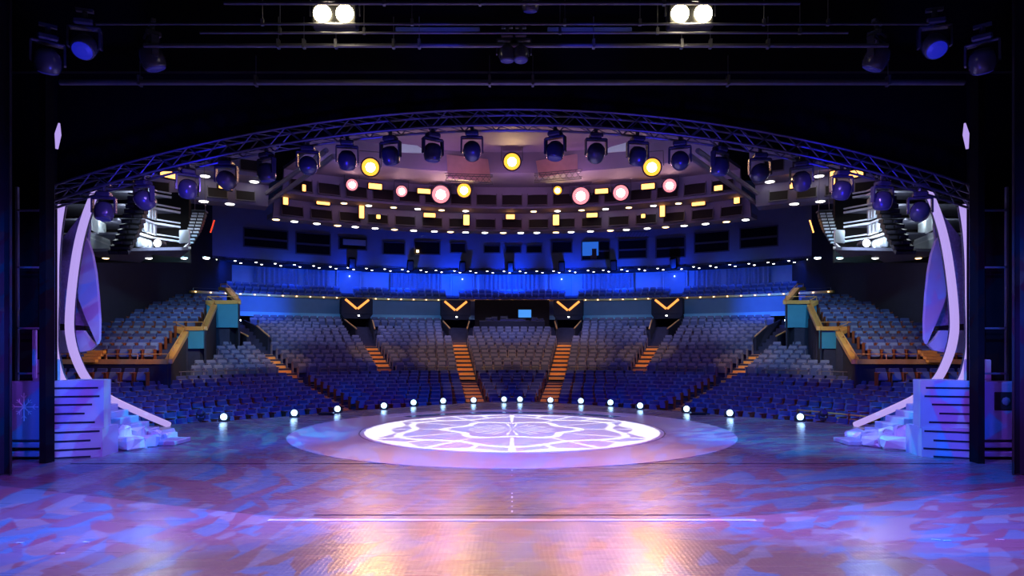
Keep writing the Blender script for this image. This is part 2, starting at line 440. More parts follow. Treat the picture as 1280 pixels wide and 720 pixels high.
# cross-aisle handrails (short white hoops) and parapet
mb = MB()
for a0, a1 in ((-78,-40.4),(-36.8,-23.9),(-20.5,-9.9),(-6.5,6.5),(9.9,20.5),(23.9,36.8),(40.4,78)): mb.sweep([(19.95,.6),(20.08,.6),(20.08,1.05),(19.95,1.05)], a0, a1, 14)
struct('wall_walkway', mb, M['tier'])
k = 0
for a0, a1 in [(-60,-52),(-51,-43.5),(-34,-26),(-20,-10.5),(-5.5,5.5),(10.5,20),(26,34),(43.5,51),(52,60)]:
    k += 1
    n = 10; arc = [pol(20.0, a0+(a1-a0)*i/n, 1.5) for i in range(n+1)]
    o = empty('walkway_handrail', 'thin pale handrail hoop along the curved walkway, %s from the left' % nth(k), 'handrail', pol(20, (a0+a1)/2, 1.05), 0, 'walkway handrails')
    L = Vector(o.location)
    obj('rail', MB().tube([p-L for p in arc], .028, 6), M['steel'], o)
    for i in (0, 5, 10): obj('post', MB().tube([arc[i]-L, arc[i]-L-Vector((0,0,.46))], .022, 6), M['steel'], o)

# ------------------------------------------------------------------ side terraces
for s in (-1,1):
    mb = MB(); sd = SIDE[s]
    for j in range(12):
        e = edge_x(TY[j])+.05
        mb.box((s*(e+23)/2, TY[j], TZ[j]/2-.5),(23-e, 1.0, TZ[j]+1.0))
    struct('floor_terrace', mb, M['tier'], 'dark stepped terrace floor along the %s side wall' % sd, 'floor')
    # teal front panels and slanted side panels
    def panel(name, a, b, za, zb, zlow, m, th=.1, label=None):
        a, b = Vector(a), Vector(b); d = (b-a).normalized(); nrm = Vector((d.y,-d.x,0))*th
        q = [Vector((a.x,a.y,zlow)), Vector((b.x,b.y,zlow)), Vector((b.x,b.y,zb)), Vector((a.x,a.y,za))]
        return struct(name, MB().prism(q, nrm), m)
    secs = [((15.85,30.35),(17.76,35.75),2.02,3.45), ((16.85,36.0),(18.15,40.1),3.72,5.20), ((16.75,40.25),(18.95,43.7),5.45,6.55)]
    ends = [(23,30.35),(18.55,36.0),(18.65,40.25)]
    rails = []
    for qi, ((x0,y0),(x1,y1),z0,z1) in enumerate(secs):
        ex, ey = ends[qi]
        panel('wall_terrace', (s*ex,ey,0),(s*x0,y0,0), z0, z0, -1 if qi == 0 else z0-(1.05 if qi == 1 else 1.5), M['wall'] if qi == 0 else M['teal'])
        panel('wall_terrace', (s*x0,y0,0),(s*x1,y1,0), z0, z1, -1, M['wall'])
        rails += [[(s*ex,ey,z0),(s*x0,y0,z0)], [(s*x0,y0,z0),(s*x1,y1,z1)]]
        if qi < 2:
            nx, ny = ends[qi+1]; rails.append([(s*x1,y1,z1),(s*nx,ny,secs[qi+1][2])])
    rails.append([(s*18.95,43.7,6.55),(s*20.2,45.6,6.75)])
    t = empty('terrace_railing', 'zigzag gold railing stepping up along the %s terrace edge' % sd, 'railing', (s*17,34,2), 0, 'zigzag gold terrace railings')
    L = Vector(t.location)
    for a, b in rails:
        a, b = Vector(a)-L, Vector(b)-L; d = b-a; dn = d.normalized()
        up = Vector((0,0,1)); side = dn.cross(up).normalized()
        q = [a+side*.16, a-side*.16, b-side*.16, b+side*.16]
        obj('rail_cap', MB().prism([p-up*.06 for p in q], up*.22), M['gold'], t)
        mb = MB(); mb.tube([a+up*.40, b+up*.40], .025, 6)
        n = max(1, int(d.length/1.3))
        for i in range(n+1):
            p = a+d*(i/n); mb.tube([p+up*.12, p+up*.40], .018, 6)
        obj('handrail', mb, M['gold'], t)
    # low wooden landing at the box front end, beside the arch
    mb = MB()
    for j in range(4): mb.bev((s*19.3, 29.95+.20*j, 2.1+.14*j),(.8,.22,.14),.02)
    o = obj('wooden_steps', mb, M['step']); tag(o, 'small orange wooden steps beside the %s terrace front' % sd, 'steps', 'wooden steps at the terrace fronts')

# side walls, back wall, soffit
for s in (-1,1):
    struct('wall_'+SIDE[s], MB().box((s*23.15, 37, 6.6),(.3, 34, 15.6)), M['wall'], 'dark navy side wall beside the %s terrace' % SIDE[s], 'wall')
struct('floor_balcony', MB().sweep(tiers(BR, BZ, .92, 4.9)+[(40.4,4.9)] if False else tiers(BR+[39.3], BZ+[7.5], .92, 4.9), -47, 47, 60), M['tier'])
struct('wall_back', MB().sweep([(40.3,4.5),(40.7,4.5),(40.7,13.2),(40.3,13.2)], -52, 52, 60), M['backwall'], 'curved back wall washed in blue light', 'wall')
# balcony fascia between pods
mb = MB(); mb.sweep([(33.75,5.1),(34.4,5.1),(34.4,6.62),(33.75,6.62)], -42, 42, 60)
struct('wall_balcony', mb, M['fascia'], 'curved slate balcony front below the gold rail', 'wall')
mb = MB(); mb.sweep([(33.35,5.08),(33.8,5.08),(33.8,5.42),(33.55,5.42)], -41.5, 41.5, 60)
struct('trim_6', mb, M['ledge'], 'pale blue ledge along the foot of the balcony front', 'trim')
t = empty('balcony_rail', 'long curved gold rail along the top of the balcony front', 'railing', pol(34,0,6.6))
L = Vector(t.location)
mb = MB(); mb.sweep([(33.6,6.62),(34.3,6.62),(34.3,6.78),(33.6,6.78)], -42.5, 42.5, 60); mb.v = [tuple(Vector(p)-L) for p in mb.v]
obj('rail_cap', mb, M['gold'], t)
obj('handrail', MB().tube([pol(34.1,a,7.02)-L for a in range(-42,43,2)], .022, 6), M['steel'], t)
for a in [x*1.75 for x in range(-24,25)]:
    if min(abs(abs(a)-8.2), abs(abs(a)-22.2)) < 1.9: continue
    obj('dot_light', MB().box(pol(33.57,a,6.70)-L, (.09,.05,.05), Matrix.Rotation(-R(a),3,'Z')), M['e_dot'], t)
for a in range(-42,43,6):
    obj('post', MB().tube([pol(34.1,a,6.78)-L, pol(34.1,a,7.02)-L], .02, 6), M['steel'], t)

# vomitory pods with chevrons
def vom(az, r0, r1, zlow, ztop, hood, label):
    t = empty('doorway_pod', label, 'doorway', pol(r0, az, 0), -R(az), 'doorway pods at the head of the aisles')
    d = r1-r0
    for s in (-1,1):
        q = [Vector((s*.58,0,zlow)), Vector((s*1.0,d,zlow)), Vector((s*1.0,d,ztop)), Vector((s*.98,d*.55,ztop-.55)), Vector((s*.60,0,zlow+1.0))]
        obj('side_wall', MB().prism(q, (s*.12,0,0)), M['wall'], t)
        obj('handrail', MB().tube([(s*.66,-.05,zlow+1.05),(s*1.04,d*.55,ztop-.5)], .05, 6), M['gold'], t)
    obj('passage_floor', MB().box((0,d/2,zlow-.05),(1.9,d,.1)), M['tier'], t)
    dr = MB(); dr.bev((0,d+.05,(zlow+ztop)/2),(1.9,.12,ztop-zlow),.02)
    do = obj('door_leaf', dr, M['slot'], t)
    obj('door_light', MB().lathe([(.07,0),(.07,.06),(.03,.09)], (.05,d*.62,ztop-.18), None, 10), M['e_white'], do)
    if hood:
        hb = MB(); hb.bev((0,d*.80,ztop+.62),(2.45,.9,1.28),.06)
        hb.prism([(-1.22,d*.80-.45,ztop),(1.22,d*.80-.45,ztop),(.95,d*.80-.40,ztop-.35),(-.95,d*.80-.40,ztop-.35)], (0,.5,0))
        h = obj('hood', hb, M['wall'], t)
        for s in (-1,1):
            a, b = Vector((s*.90,d*.80-.50,ztop+1.14)), Vector((s*.04,d*.80-.50,ztop+.42))
            obj('chevron_light', MB().tube([a,b], .085, 8), M['e_vee'], h)
for s in (-1,1):
    vom(s*8.2, 28.6, 33.6, 3.15, 5.35, True, 'dark doorway pod with glowing orange chevron, %s of the control desk' % SIDE[s])
    vom(s*22.2, 28.2, 33.6, 3.05, 5.35, True, 'dark doorway pod with glowing orange chevron, outer one on the %s' % SIDE[s])
    vom(s*38.6, 26.0, 32.6, 2.4, 4.75, False, 'plain dark doorway channel without chevron on the far %s' % SIDE[s])
    for side in (-1,1):
        o = obj('usher_box', MB().bev((0,0,.4),(.8,.6,.8),.05), M['wall'], loc=pol(30.6, s*22.2+side*4.0, 3.6), rot=(0,0,-R(s*22.2)))
        tag(o, 'small dark box on the %s side of the outer %s chevron doorway' % ('inner' if side != s else 'outer', SIDE[s]), 'box', 'dark boxes beside the outer doorways')

# control desk
dk = empty('control_desk', 'long dark control desk at the rear of the centre seats', 'desk', (0,CY+31.0,4.05))
obj('desk_top', MB().bev((0,0,.80),(5.2,.8,.06),.02), M['steel'], dk); obj('front_panel', MB().bev((0,-.36,.4),(5.2,.06,.78),.02), M['wall'], dk)
for s in (-1,1): obj('side_panel', MB().bev((s*2.57,0,.4),(.06,.76,.78),.02), M['wall'], dk)
struct('wall_booth', MB().box((0,CY+33.0,5.4),(6.2,.2,2.6)), M['slot'])
mn = empty('monitor', 'glowing blue monitor standing on the control desk', 'monitor', W(656,397,CY+31.1))
obj('screen', MB().box((0,-.03,.32),(1.02,.02,.62)), M['e_screen'], mn); obj('casing', MB().bev((0,0,.32),(1.1,.06,.70),.02), M['blackmetal'], mn); obj('stand', MB().bev((0,.02,-.14),(.2,.1,.32),.02), M['blackmetal'], mn)
for k, (px, w, h) in enumerate([(612,.7,.28),(618,.5,.35),(630,.6,.4),(645,1.5,.18),(668,.5,.3),(675,.6,.22)]):
    p = W(px, 407, CY+30.95); o = empty('mixing_console', 'dark mixing console on the control desk, %s from the left' % nth(k+1), 'console', (p.x, CY+30.95, 4.88), 0, 'consoles on the control desk')
    obj('housing', MB().prism([(-w/2,-.25,0),(-w/2,.25,0),(-w/2,.25,h),(-w/2,-.25,.08)], (w,0,0)), M['fixture'], o)
    obj('fader_strip', MB().box((0,.0,h*.62+.02),(w*.8,.3,.015), Euler((atan2(h-.08,.5),0,0)).to_matrix()), M['steel'], o)

# back wall features: curtains, pilasters, doors, soffit with downlights, upper fascia with booth windows
def curtain(px0, px1, label):
    a0, a1 = az_at(px0, 39.9), az_at(px1, 39.9); n = max(16, int((a1-a0)*7)); mb = MB(); vs = []; fs = []
    for i in range(n+1):
        a = a0+(a1-a0)*i/n; w = .14*sin(i*pi/2+.4*sin(i*.7))
        for (r, z) in ((39.85+w,7.45),(39.85+w,9.55),(39.98+w,9.55),(39.98+w,7.45)): vs.append(pol(r, a, z))
    for i in range(n):
        for k in range(4):
            b = i*4+k; c = i*4+(k+1) % 4; fs.append((b,c,c+4,b+4))
    fs += [(0,1,2,3),(n*4+3,n*4+2,n*4+1,n*4)]
    mb.add(vs, fs); o = obj('curtain', mb, M['curtain']); tag(o, label, 'curtain', 'pleated curtains on the back wall')
curtain(604,676,'pleated curtain on the back wall at the centre above the control desk')
for s in (-1,1):
    f = (lambda x: x) if s < 0 else (lambda x: 1280-x)
    for nm, x0, x1 in (('inner',488,552),('middle',380,412),('outer',318,372)):
        a, b = sorted((f(x0), f(x1))); curtain(a, b, '%s pleated curtain on the back wall %s of the control desk' % (nm, SIDE[s]))
n = 0
for px in (578,437,702,843):
    n += 1; a = az_at(px, 39.6); t = empty('exit_door', 'pale flat exit door set in the blue back wall, %s from the left' % nth([0,2,1,3,4][n]), 'door', pol(39.9, a, 7.0), -R(a), 'exit doors in the back wall')
    obj('door_leaf', MB().bev((0,0,1.25),(1.9,.12,2.5),.03), M['fascia'], t); obj('architrave', MB().prism([(-1.1,.02,0),(-1.1,.02,2.7),(1.1,.02,2.7),(1.1,.02,0),(.96,.02,0),(.96,.02,2.54),(-.96,.02,2.54),(-.96,.02,0)], (0,.16,0)), M['backwall'], t)
    obj('door_light', MB().lathe([(.06,0),(.06,.08),(.03,.12)], (0,-.2,2.1), Euler((pi/2,0,0)).to_matrix(), 10), M['e_foot'], t)
struct('ceiling_soffit', MB().sweep([(36.8,9.62),(40.4,9.62),(40.4,9.8),(36.8,9.8)], -50, 50, 60), M['wall'])
struct('wall_upper', MB().sweep([(36.8,9.62),(37.1,9.62),(37.1,14.5),(36.8,14.5)], -50, 50, 60), M['backwall'], 'curved upper wall with booth windows above the soffit', 'wall')
WINS = [(305,360,287,310),(370,413,292,318),(424,458,297,312),(479,506,303,318),(518,550,302,318),(563,582,304,316),(605,625,307,316),(632,651,307,316),(658,677,307,316),(690,715,302,316),(727,762,302,325),(773,808,300,323),(820,856,297,322),(868,911,290,315),(925,972,284,309)]
for k, (x0, x1, y0, y1) in enumerate(WINS):
    a = az_at((x0+x1)/2, 36.75); c = pol(36.8, a, 0); Y = c.y; zt, zb = CAMZ-(y0-HZ)*Y/F, CAMZ-(y1-HZ)*Y/F
    w = abs(R(az_at(x1,36.75)-az_at(x0,36.75)))*36.75; h = zt-zb
    o = bpy.data.objects.new('window_%d' % (k+1), None); COL.objects.link(o); o['kind'] = 'structure'; o.location = (c.x,c.y,(zt+zb)/2); o.rotation_euler = (0,0,-R(a))
    obj('glass_pane', MB().box((0,-.03,0),(w,.04,h)), M['glass'], o)
    fr = MB()
    for sx in (-1,1): fr.box((sx*w/2,-.06,0),(.09,.14,h+.09))
    for sz in (-1,1): fr.box((0,-.06,sz*h/2),(w+.09,.14,.09))
    if h > 1.2: fr.box((0,-.06,-.05),(w,.12,.16))
    obj('window_frame', fr, M['frame'], o)
# things seen in the booths
def booth(px, py, w, h, m, name, label, cat):
    a = az_at(px, 36.6); c = pol(36.6, a, 0); o = obj(name, MB().bev((0,0,0),(w,.08,h),.02), m, loc=(c.x,c.y,CAMZ-(py-HZ)*c.y/F), rot=(0,0,-R(a))); tag(o, label, cat)
M['beige'] = mat('beige_blind', (.55,.50,.42), .8, noise=.3, scale=1.2); M['e_proj'] = emis('projected_blue', (.03,.18,.9), .7)
booth(443,303,1.9,.5,M['beige'],'roller_blind','beige patterned blind behind a booth window left of centre','blind')
booth(738,311,1.4,1.2,M['e_proj'],'wall_screen','blue lit screen in a booth window right of centre','screen')
booth(742,317,.55,.9,M['wood'],'speaker_stack','reddish box in front of the blue booth screen','box')
booth(522,314,.22,.22,M['e_warm'],'desk_lamp','small warm lamp glowing in a booth window left of centre','lamp')
def dlight(name, p, m, label, cat, group, r=.16, flat=True):
    t = empty(name, label, cat, p, 0, group)
    obj('trim_ring', MB().lathe([(r*1.25,.05),(r*1.25,0),(r,0),(r,.05)], n=14), M['trimw'], t)
    obj('lamp', MB().lathe([(r,.03),(r,-.015),(r*.8,-.03)], n=14), m, t)
n = 0
for px in [270,294,320,344,368,392,413,435,458,481,503,526,545,568,588,609,630,650,671,692,712,735,754,777,799,822,845,867,888,912,936,960,986,1010]:
    n += 1
    for rr, dz, row in ((37.4,0,'front'),(38.6,0,'rear')):
        a = az_at(px+(0 if row == 'front' else 7), rr)
        dlight('soffit_downlight', pol(rr, a, 9.60), M['e_white'], 'tiny white downlight in the %s row of the balcony soffit, %s from the left' % (row, nth(n)), 'downlight', 'downlights in the balcony soffit', .085)
for k, px in enumerate([440,513,578,638,702,767,842]):
    a = az_at(px, 36.3); t = empty('wall_loudspeaker', 'small black loudspeaker hung under the upper wall, %s from the left' % nth(k+1), 'loudspeaker', pol(36.3, a, 9.5), -R(a), 'black loudspeakers along the upper wall')
    obj('cabinet', MB().bev((0,0,.35),(.55,.5,.95),.06,Euler((R(18),0,0)).to_matrix()), M['black'], t); obj('grille', MB().bev((0,-.26,.28),(.45,.03,.8),.01,Euler((R(18),0,0)).to_matrix()), M['blackmetal'], t); obj('bracket', MB().box((0,.3,.6),(.1,.4,.08)), M['blackmetal'], t)
# lattice sign frame under the ceiling, right of centre
a = az_at(790, 31); t = empty('lattice_frame', 'thin white lattice frame hanging below the ceiling right of centre', 'frame', W(790,293,50))
fb = MB()
for z in (-.2,.2): fb.tube([(-1.3,0,z),(1.3,0,z)], .025, 6)
for x in [-1.3+.26*i for i in range(11)]: fb.tube([(x,0,-.2),(x+(.26 if x < 1.2 else 0),0,.2)], .012, 5)
obj('lattice', fb, M['steel'], t)
for s in (-1,1): obj('hanger', MB().tube([(s*1.1,0,.2),(s*1.1,0,3)], .01, 5), M['steel'], t)

# ------------------------------------------------------------------ ceiling of stepped lighting bridges
def ceil_seg(a0, a1, n):
    mb = MB()
    for prof in ([(26,11.2),(27.3,11.2),(27.3,11.5),(26,11.5)], [(25.7,12.4),(26,11.2),(26.2,11.25),(25.9,12.45)],
                 [(24,12.4),(25.9,12.4),(25.9,12.6),(24,12.6)], [(23.7,13.8),(24,12.4),(24.2,12.45),(23.9,13.85)],
                 [(20,13.8),(23.9,13.8),(23.9,14),(20,14)], [(19.6,15),(20,13.8),(20.2,13.85),(19.8,15.05)],
                 [(9,15),(19.8,15),(19.8,15.2),(9,15.2)]):
        mb.sweep(prof, a0, a1, n)
    return struct('ceiling', mb, M['ceil'], 'stepped grey ceiling ring of lighting bridges', 'ceiling')
ceil_seg(-36.6, 36.6, 40)
def side_pt(s, u, t, z):                          # along the side bridge, towards the stage, height
    return Vector((s*(21.4-.877*u-.48*t), 35.8+.48*u-.877*t, z))
SROT = atan2(.48, .877)
for s in (-1,1):
    mb = MB()
    for prof in ([(-1.3,11.2),(0,11.2),(0,11.5),(-1.3,11.5)], [(.3,12.4),(0,11.2),(-.2,11.25),(.1,12.45)], [(.1,12.4),(2.1,12.4),(2.1,12.6),(.1,12.6)],
                 [(2.4,13.8),(2.1,12.4),(1.9,12.45),(2.2,13.85)], [(2.2,13.8),(9,13.8),(9,14),(2.2,14)]):
        a = [side_pt(s, -2, t, z) for t, z in prof]; b = side_pt(s, 7.7, 0, 0)-side_pt(s, -2, 0, 0); mb.prism(a, b)
    struct('ceiling', mb, M['ceil'], 'straight %s side bridge of the stepped ceiling' % SIDE[s], 'ceiling')
struct('ceiling_roof', MB().box((0,34,16.6),(50,40,.3)), M['black'])
for s in (-1,1):
    f_ = (lambda x: x) if s < 0 else (lambda x: 1280-x)
    mb = MB()
    for dx, dy in ((0,0),(9,7)): mb.tube([W(f_(322+dx), 250+dy, 41), W(f_(408+dx), 188+dy, 31)], .13, 6)
    struct('ceiling_beam', mb, M['ceil'])
def slot(r, azd, z, w, h, row, label):
    t = empty('lighting_slot', label, 'slot', pol(r, azd, z), -R(azd), 'lighting slots in the '+row)
    rt = Euler((R(-14),0,0)).to_matrix()
    obj('recess_shade', MB().box((0,-.02,0),(w,.05,h),rt), M['slot'], t)  # flat dark panel; its colour stands for the shade inside the opening
    fr = MB()
    for sx in (-1,1): fr.box(rt @ Vector((sx*w/2,-.04,0)),(.05,.10,h+.05),rt)
    for sz in (-1,1): fr.box(rt @ Vector((0,-.04,sz*h/2)),(w+.05,.10,.05),rt)
    obj('frame', fr, M['frame'], t)
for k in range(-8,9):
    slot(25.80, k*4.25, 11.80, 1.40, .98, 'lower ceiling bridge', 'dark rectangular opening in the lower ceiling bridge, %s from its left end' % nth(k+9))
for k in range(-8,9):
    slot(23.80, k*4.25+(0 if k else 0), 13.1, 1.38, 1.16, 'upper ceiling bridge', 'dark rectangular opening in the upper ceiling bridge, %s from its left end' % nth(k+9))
def slot_at(p, rz, w, h, label, grp):
    t = empty('lighting_slot', label, 'slot', p, rz, grp); rt = Euler((R(-14),0,0)).to_matrix()
    obj('recess_shade', MB().box((0,-.02,0),(w,.05,h),rt), M['slot'], t); fr = MB()  # no hole cut: the shade of the opening is painted as a dark panel
    for sx in (-1,1): fr.box(rt @ Vector((sx*w/2,-.04,0)),(.05,.10,h+.05),rt)
    for sz in (-1,1): fr.box(rt @ Vector((0,-.04,sz*h/2)),(w+.05,.10,.05),rt)
    obj('frame', fr, M['frame'], t)
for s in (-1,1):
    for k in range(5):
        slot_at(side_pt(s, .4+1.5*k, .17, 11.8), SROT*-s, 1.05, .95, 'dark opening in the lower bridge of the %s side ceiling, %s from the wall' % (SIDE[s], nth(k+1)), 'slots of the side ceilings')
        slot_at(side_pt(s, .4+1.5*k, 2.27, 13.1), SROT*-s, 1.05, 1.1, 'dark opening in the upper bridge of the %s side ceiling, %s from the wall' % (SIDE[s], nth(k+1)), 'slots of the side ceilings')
def slot_lamp(px, py, r, w, h, label, m='e_orange'):
    a = az_at(px, r); c = pol(r, a, 0); z = CAMZ-(py-HZ)*c.y/F
    t = empty('slot_lamp', label, 'lamp', (c.x,c.y,z), -R(a), 'orange lamps in the ceiling slots')
    obj('housing', MB().bev((0,.10,0),(w+.12,.2,h+.12),.03), M['blackmetal'], t)
    obj('glow_panel', MB().bev((0,-.02,0),(w,.06,h),.02), M[m], t)
SL = [(357,247,25.3,.30,.9),(404,253,25.3,.85,.3),(452,265,25.3,.32,.85),(473,271,25.3,.26,.26),(537,269,25.3,.8,.28),(583,275,25.3,.40,.72),(638,271,25.3,.6,.32),(695,275,25.3,.42,.72),(740,269,25.3,.75,.28),(804,270,25.3,.26,.26),(828,263,25.3,.32,.85),(873,254,25.3,.85,.3),(921,246,25.3,.34,.85),
      (380,235,23.2,.2,.4),(469,233,23.2,.85,.34),(530,239,23.2,.85,.3),(752,239,23.2,.85,.3),(810,233,23.2,.85,.34),(898,235,23.2,.5,.3),
      (210,218,22.6,.8,.34),(232,235,22.4,.4,.36),(282,233,22.0,.75,.3),(996,231,22.0,.75,.3),(1041,223,22.4,.25,.75),(1070,217,22.6,.75,.36)]
for k, (px, py, r, w, h) in enumerate(sorted(SL)):
    shape = 'upright' if h > w*1.2 else 'wide' if w > h*1.3 else 'small'
    slot_lamp(px, py, r, w, h, '%s glowing orange slot lamp under the ceiling, %s from the left' % (shape, nth(k+1)))
DA = [345,368,396,422,444,469,493,517,543,563,582,606,629,651,671,695,714,738,763,783,809,832,855,882,908,932]
for k, px in enumerate(DA):
    dlight('ceiling_downlight', pol(26.65, az_at(px,26.65), 11.17), M['e_white'] if k % 3 else M['e_warm'], 'white oval downlight along the outer ceiling edge, %s from the left' % nth(k+1), 'downlight', 'downlights along the outer ceiling edge', .22)
DC = [430,461,492,522,552,582,667,697,727,757,786,817,848]
for k, px in enumerate(DC):
    dlight('ceiling_downlight', pol(24.9, az_at(px,24.9), 12.37), M['e_white'] if k % 2 else M['e_warm'], 'white downlight on the step between the two ceiling bridges, %s from the left' % nth(k+1), 'downlight', 'downlights on the middle ceiling step', .20)
for s in (-1,1):
    for k, u in enumerate([1.7,3.0,4.2,5.6]):
        dlight('ceiling_downlight', side_pt(s, u, -.25, 11.17), M['e_white'] if k != 1 else M['e_warm'], 'downlight on the lower edge of the %s side ceiling, %s from the wall' % (SIDE[s], nth(k+1)), 'downlight', 'downlights on the side ceilings', .24)
        dlight('ceiling_downlight', side_pt(s, u+1.2, .9, 12.37), M['e_white'] if k % 2 else M['e_warm'], 'downlight on the upper step of the %s side ceiling, %s from the wall' % (SIDE[s], nth(k+1)), 'downlight', 'downlights on the side ceilings', .24)

# ------------------------------------------------------------------ lights
LIGHTS = []
def spot(loc, tgt, col, power, deg, blend=.3, radius=.15, name='spot'):
    l = bpy.data.lights.new(name, 'SPOT'); o = bpy.data.objects.new(name, l); COL.objects.link(o)
    l.energy = power; l.color = col; l.spot_size = R(deg); l.spot_blend = blend; l.shadow_soft_size = radius
    o.location = loc; o.rotation_euler = (Vector(tgt)-Vector(loc)).to_track_quat('-Z','Y').to_euler(); return o
def point(loc, col, power, radius=.1):
    l = bpy.data.lights.new('point', 'POINT'); o = bpy.data.objects.new('point', l); COL.objects.link(o)
    l.energy = power; l.color = col; l.shadow_soft_size = radius; o.location = loc; return o
def area(loc, tgt, col, power, sx, sy):
    l = bpy.data.lights.new('area', 'AREA'); o = bpy.data.objects.new('area', l); COL.objects.link(o)
    l.shape = 'RECTANGLE'; l.size = sx; l.size_y = sy; l.energy = power; l.color = col
    o.location = loc; o.rotation_euler = (Vector(tgt)-Vector(loc)).to_track_quat('-Z','Y').to_euler(); return o
def gobo_uv(l):                                    # direction through the gobo wheel as plane coordinates
    l.use_nodes = True; nt = l.node_tree; em = nt.nodes['Emission']
    tc = nt.nodes.new('ShaderNodeTexCoord'); sp = nt.nodes.new('ShaderNodeSeparateXYZ'); nt.links.new(tc.outputs['Normal'], sp.inputs[0])
    def mth(op, a, b=None):
        n = nt.nodes.new('ShaderNodeMath'); n.operation = op
        for i, v in enumerate((a, b)):
            if v is None: continue
            if isinstance(v, (int, float)): n.inputs[i].default_value = v
            else: nt.links.new(v, n.inputs[i])
        return n.outputs[0]
    z = mth('ABSOLUTE', sp.outputs[2]); u = mth('DIVIDE', sp.outputs[0], z); v = mth('DIVIDE', sp.outputs[1], z)
    return nt, em, mth, u, v
def shard_gobo(o, cA, cB, scale, thr, sx=1, sy=1, offs=0):
    nt, em, mth, u, v = gobo_uv(o.data)
    cb = nt.nodes.new('ShaderNodeCombineXYZ'); nt.links.new(mth('MULTIPLY', u, sx), cb.inputs[0]); nt.links.new(mth('MULTIPLY', v, sy), cb.inputs[1]); cb.inputs[2].default_value = offs
    vo = nt.nodes.new('ShaderNodeTexVoronoi'); vo.inputs['Scale'].default_value = scale; nt.links.new(cb.outputs[0], vo.inputs['Vector'])
    sc = nt.nodes.new('ShaderNodeSeparateColor'); nt.links.new(vo.outputs['Color'], sc.inputs[0])
    cb2 = nt.nodes.new('ShaderNodeCombineXYZ'); p = mth('ADD', mth('MULTIPLY', u, .64), mth('MULTIPLY', v, .77)); q = mth('SUBTRACT', mth('MULTIPLY', v, .64), mth('MULTIPLY', u, .77))
    nt.links.new(mth('MULTIPLY', p, .30), cb2.inputs[0]); nt.links.new(mth('MULTIPLY', q, 1.15), cb2.inputs[1]); cb2.inputs[2].default_value = offs+5
    v2 = nt.nodes.new('ShaderNodeTexVoronoi'); v2.inputs['Scale'].default_value = scale; nt.links.new(cb2.outputs[0], v2.inputs['Vector'])
    sc2 = nt.nodes.new('ShaderNodeSeparateColor'); nt.links.new(v2.outputs['Color'], sc2.inputs[0])
    st = mth('MULTIPLY', mth('GREATER_THAN', sc.outputs[0], thr-.28), mth('GREATER_THAN', sc2.outputs[0], .42))
    mx = nt.nodes.new('ShaderNodeMix'); mx.data_type = 'RGBA'; mx.inputs[6].default_value = (*cA,1); mx.inputs[7].default_value = (*cB,1)
    nt.links.new(st, mx.inputs[0])
    m2 = nt.nodes.new('ShaderNodeMix'); m2.data_type = 'RGBA'; m2.inputs[7].default_value = (*[min(1.6, (a+b)*.55+.12) for a, b in zip(cA, cB)],1)
    nt.links.new(mth('MULTIPLY', mth('GREATER_THAN', sc.outputs[1], .55), mth('GREATER_THAN', sc2.outputs[1], .68)), m2.inputs[0]); nt.links.new(mx.outputs[2], m2.inputs[6]); nt.links.new(m2.outputs[2], em.inputs['Color'])
def flake_gobo(o, R0):
    nt, em, mth, u, v = gobo_uv(o.data)
    u = mth('DIVIDE', u, R0); v = mth('DIVIDE', v, R0)
    r = mth('SQRT', mth('ADD', mth('MULTIPLY', u, u), mth('MULTIPLY', v, v))); th = mth('ARCTAN2', v, u)
    def line(d, w): return mth('LESS_THAN', mth('ABSOLUTE', d), w)
    c6 = mth('COSINE', mth('MULTIPLY', th, 6)); c12 = mth('COSINE', mth('MULTIPLY', th, 12))
    r1 = mth('SUBTRACT', r, mth('ADD', .42, mth('MULTIPLY', c6, .05)))
    r2 = mth('SUBTRACT', r, mth('ADD', .74, mth('MULTIPLY', c6, -.07)))
    s1 = mth('MULTIPLY', line(mth('SUBTRACT', mth('ABSOLUTE', c6), 1), .006), mth('GREATER_THAN', r, .42))
    s2 = mth('MULTIPLY', line(mth('SUBTRACT', mth('ABSOLUTE', c12), 1), .03), mth('GREATER_THAN', r, .76))
    s3 = mth('MULTIPLY', line(mth('SUBTRACT', c12, .2), .35), mth('LESS_THAN', r, .30))
    rim = mth('GREATER_THAN', r, mth('ADD', .93, mth('MULTIPLY', c12, .04)))
    side = mth('GREATER_THAN', mth('ABSOLUTE', u), mth('ADD', .80, mth('MULTIPLY', c12, .03)))
    tot = mth('MAXIMUM', line(r1, .03), side)
    for x in (line(r2, .028), s1, s2, s3, rim): tot = mth('MAXIMUM', tot, x)
    mx = nt.nodes.new('ShaderNodeMix'); mx.data_type = 'RGBA'; mx.inputs[6].default_value = (.46,.40,.72,1); mx.inputs[7].default_value = (2.2,2.2,2.3,1)
    nt.links.new(tot, mx.inputs[0]); nt.links.new(mx.outputs[2], em.inputs['Color'])

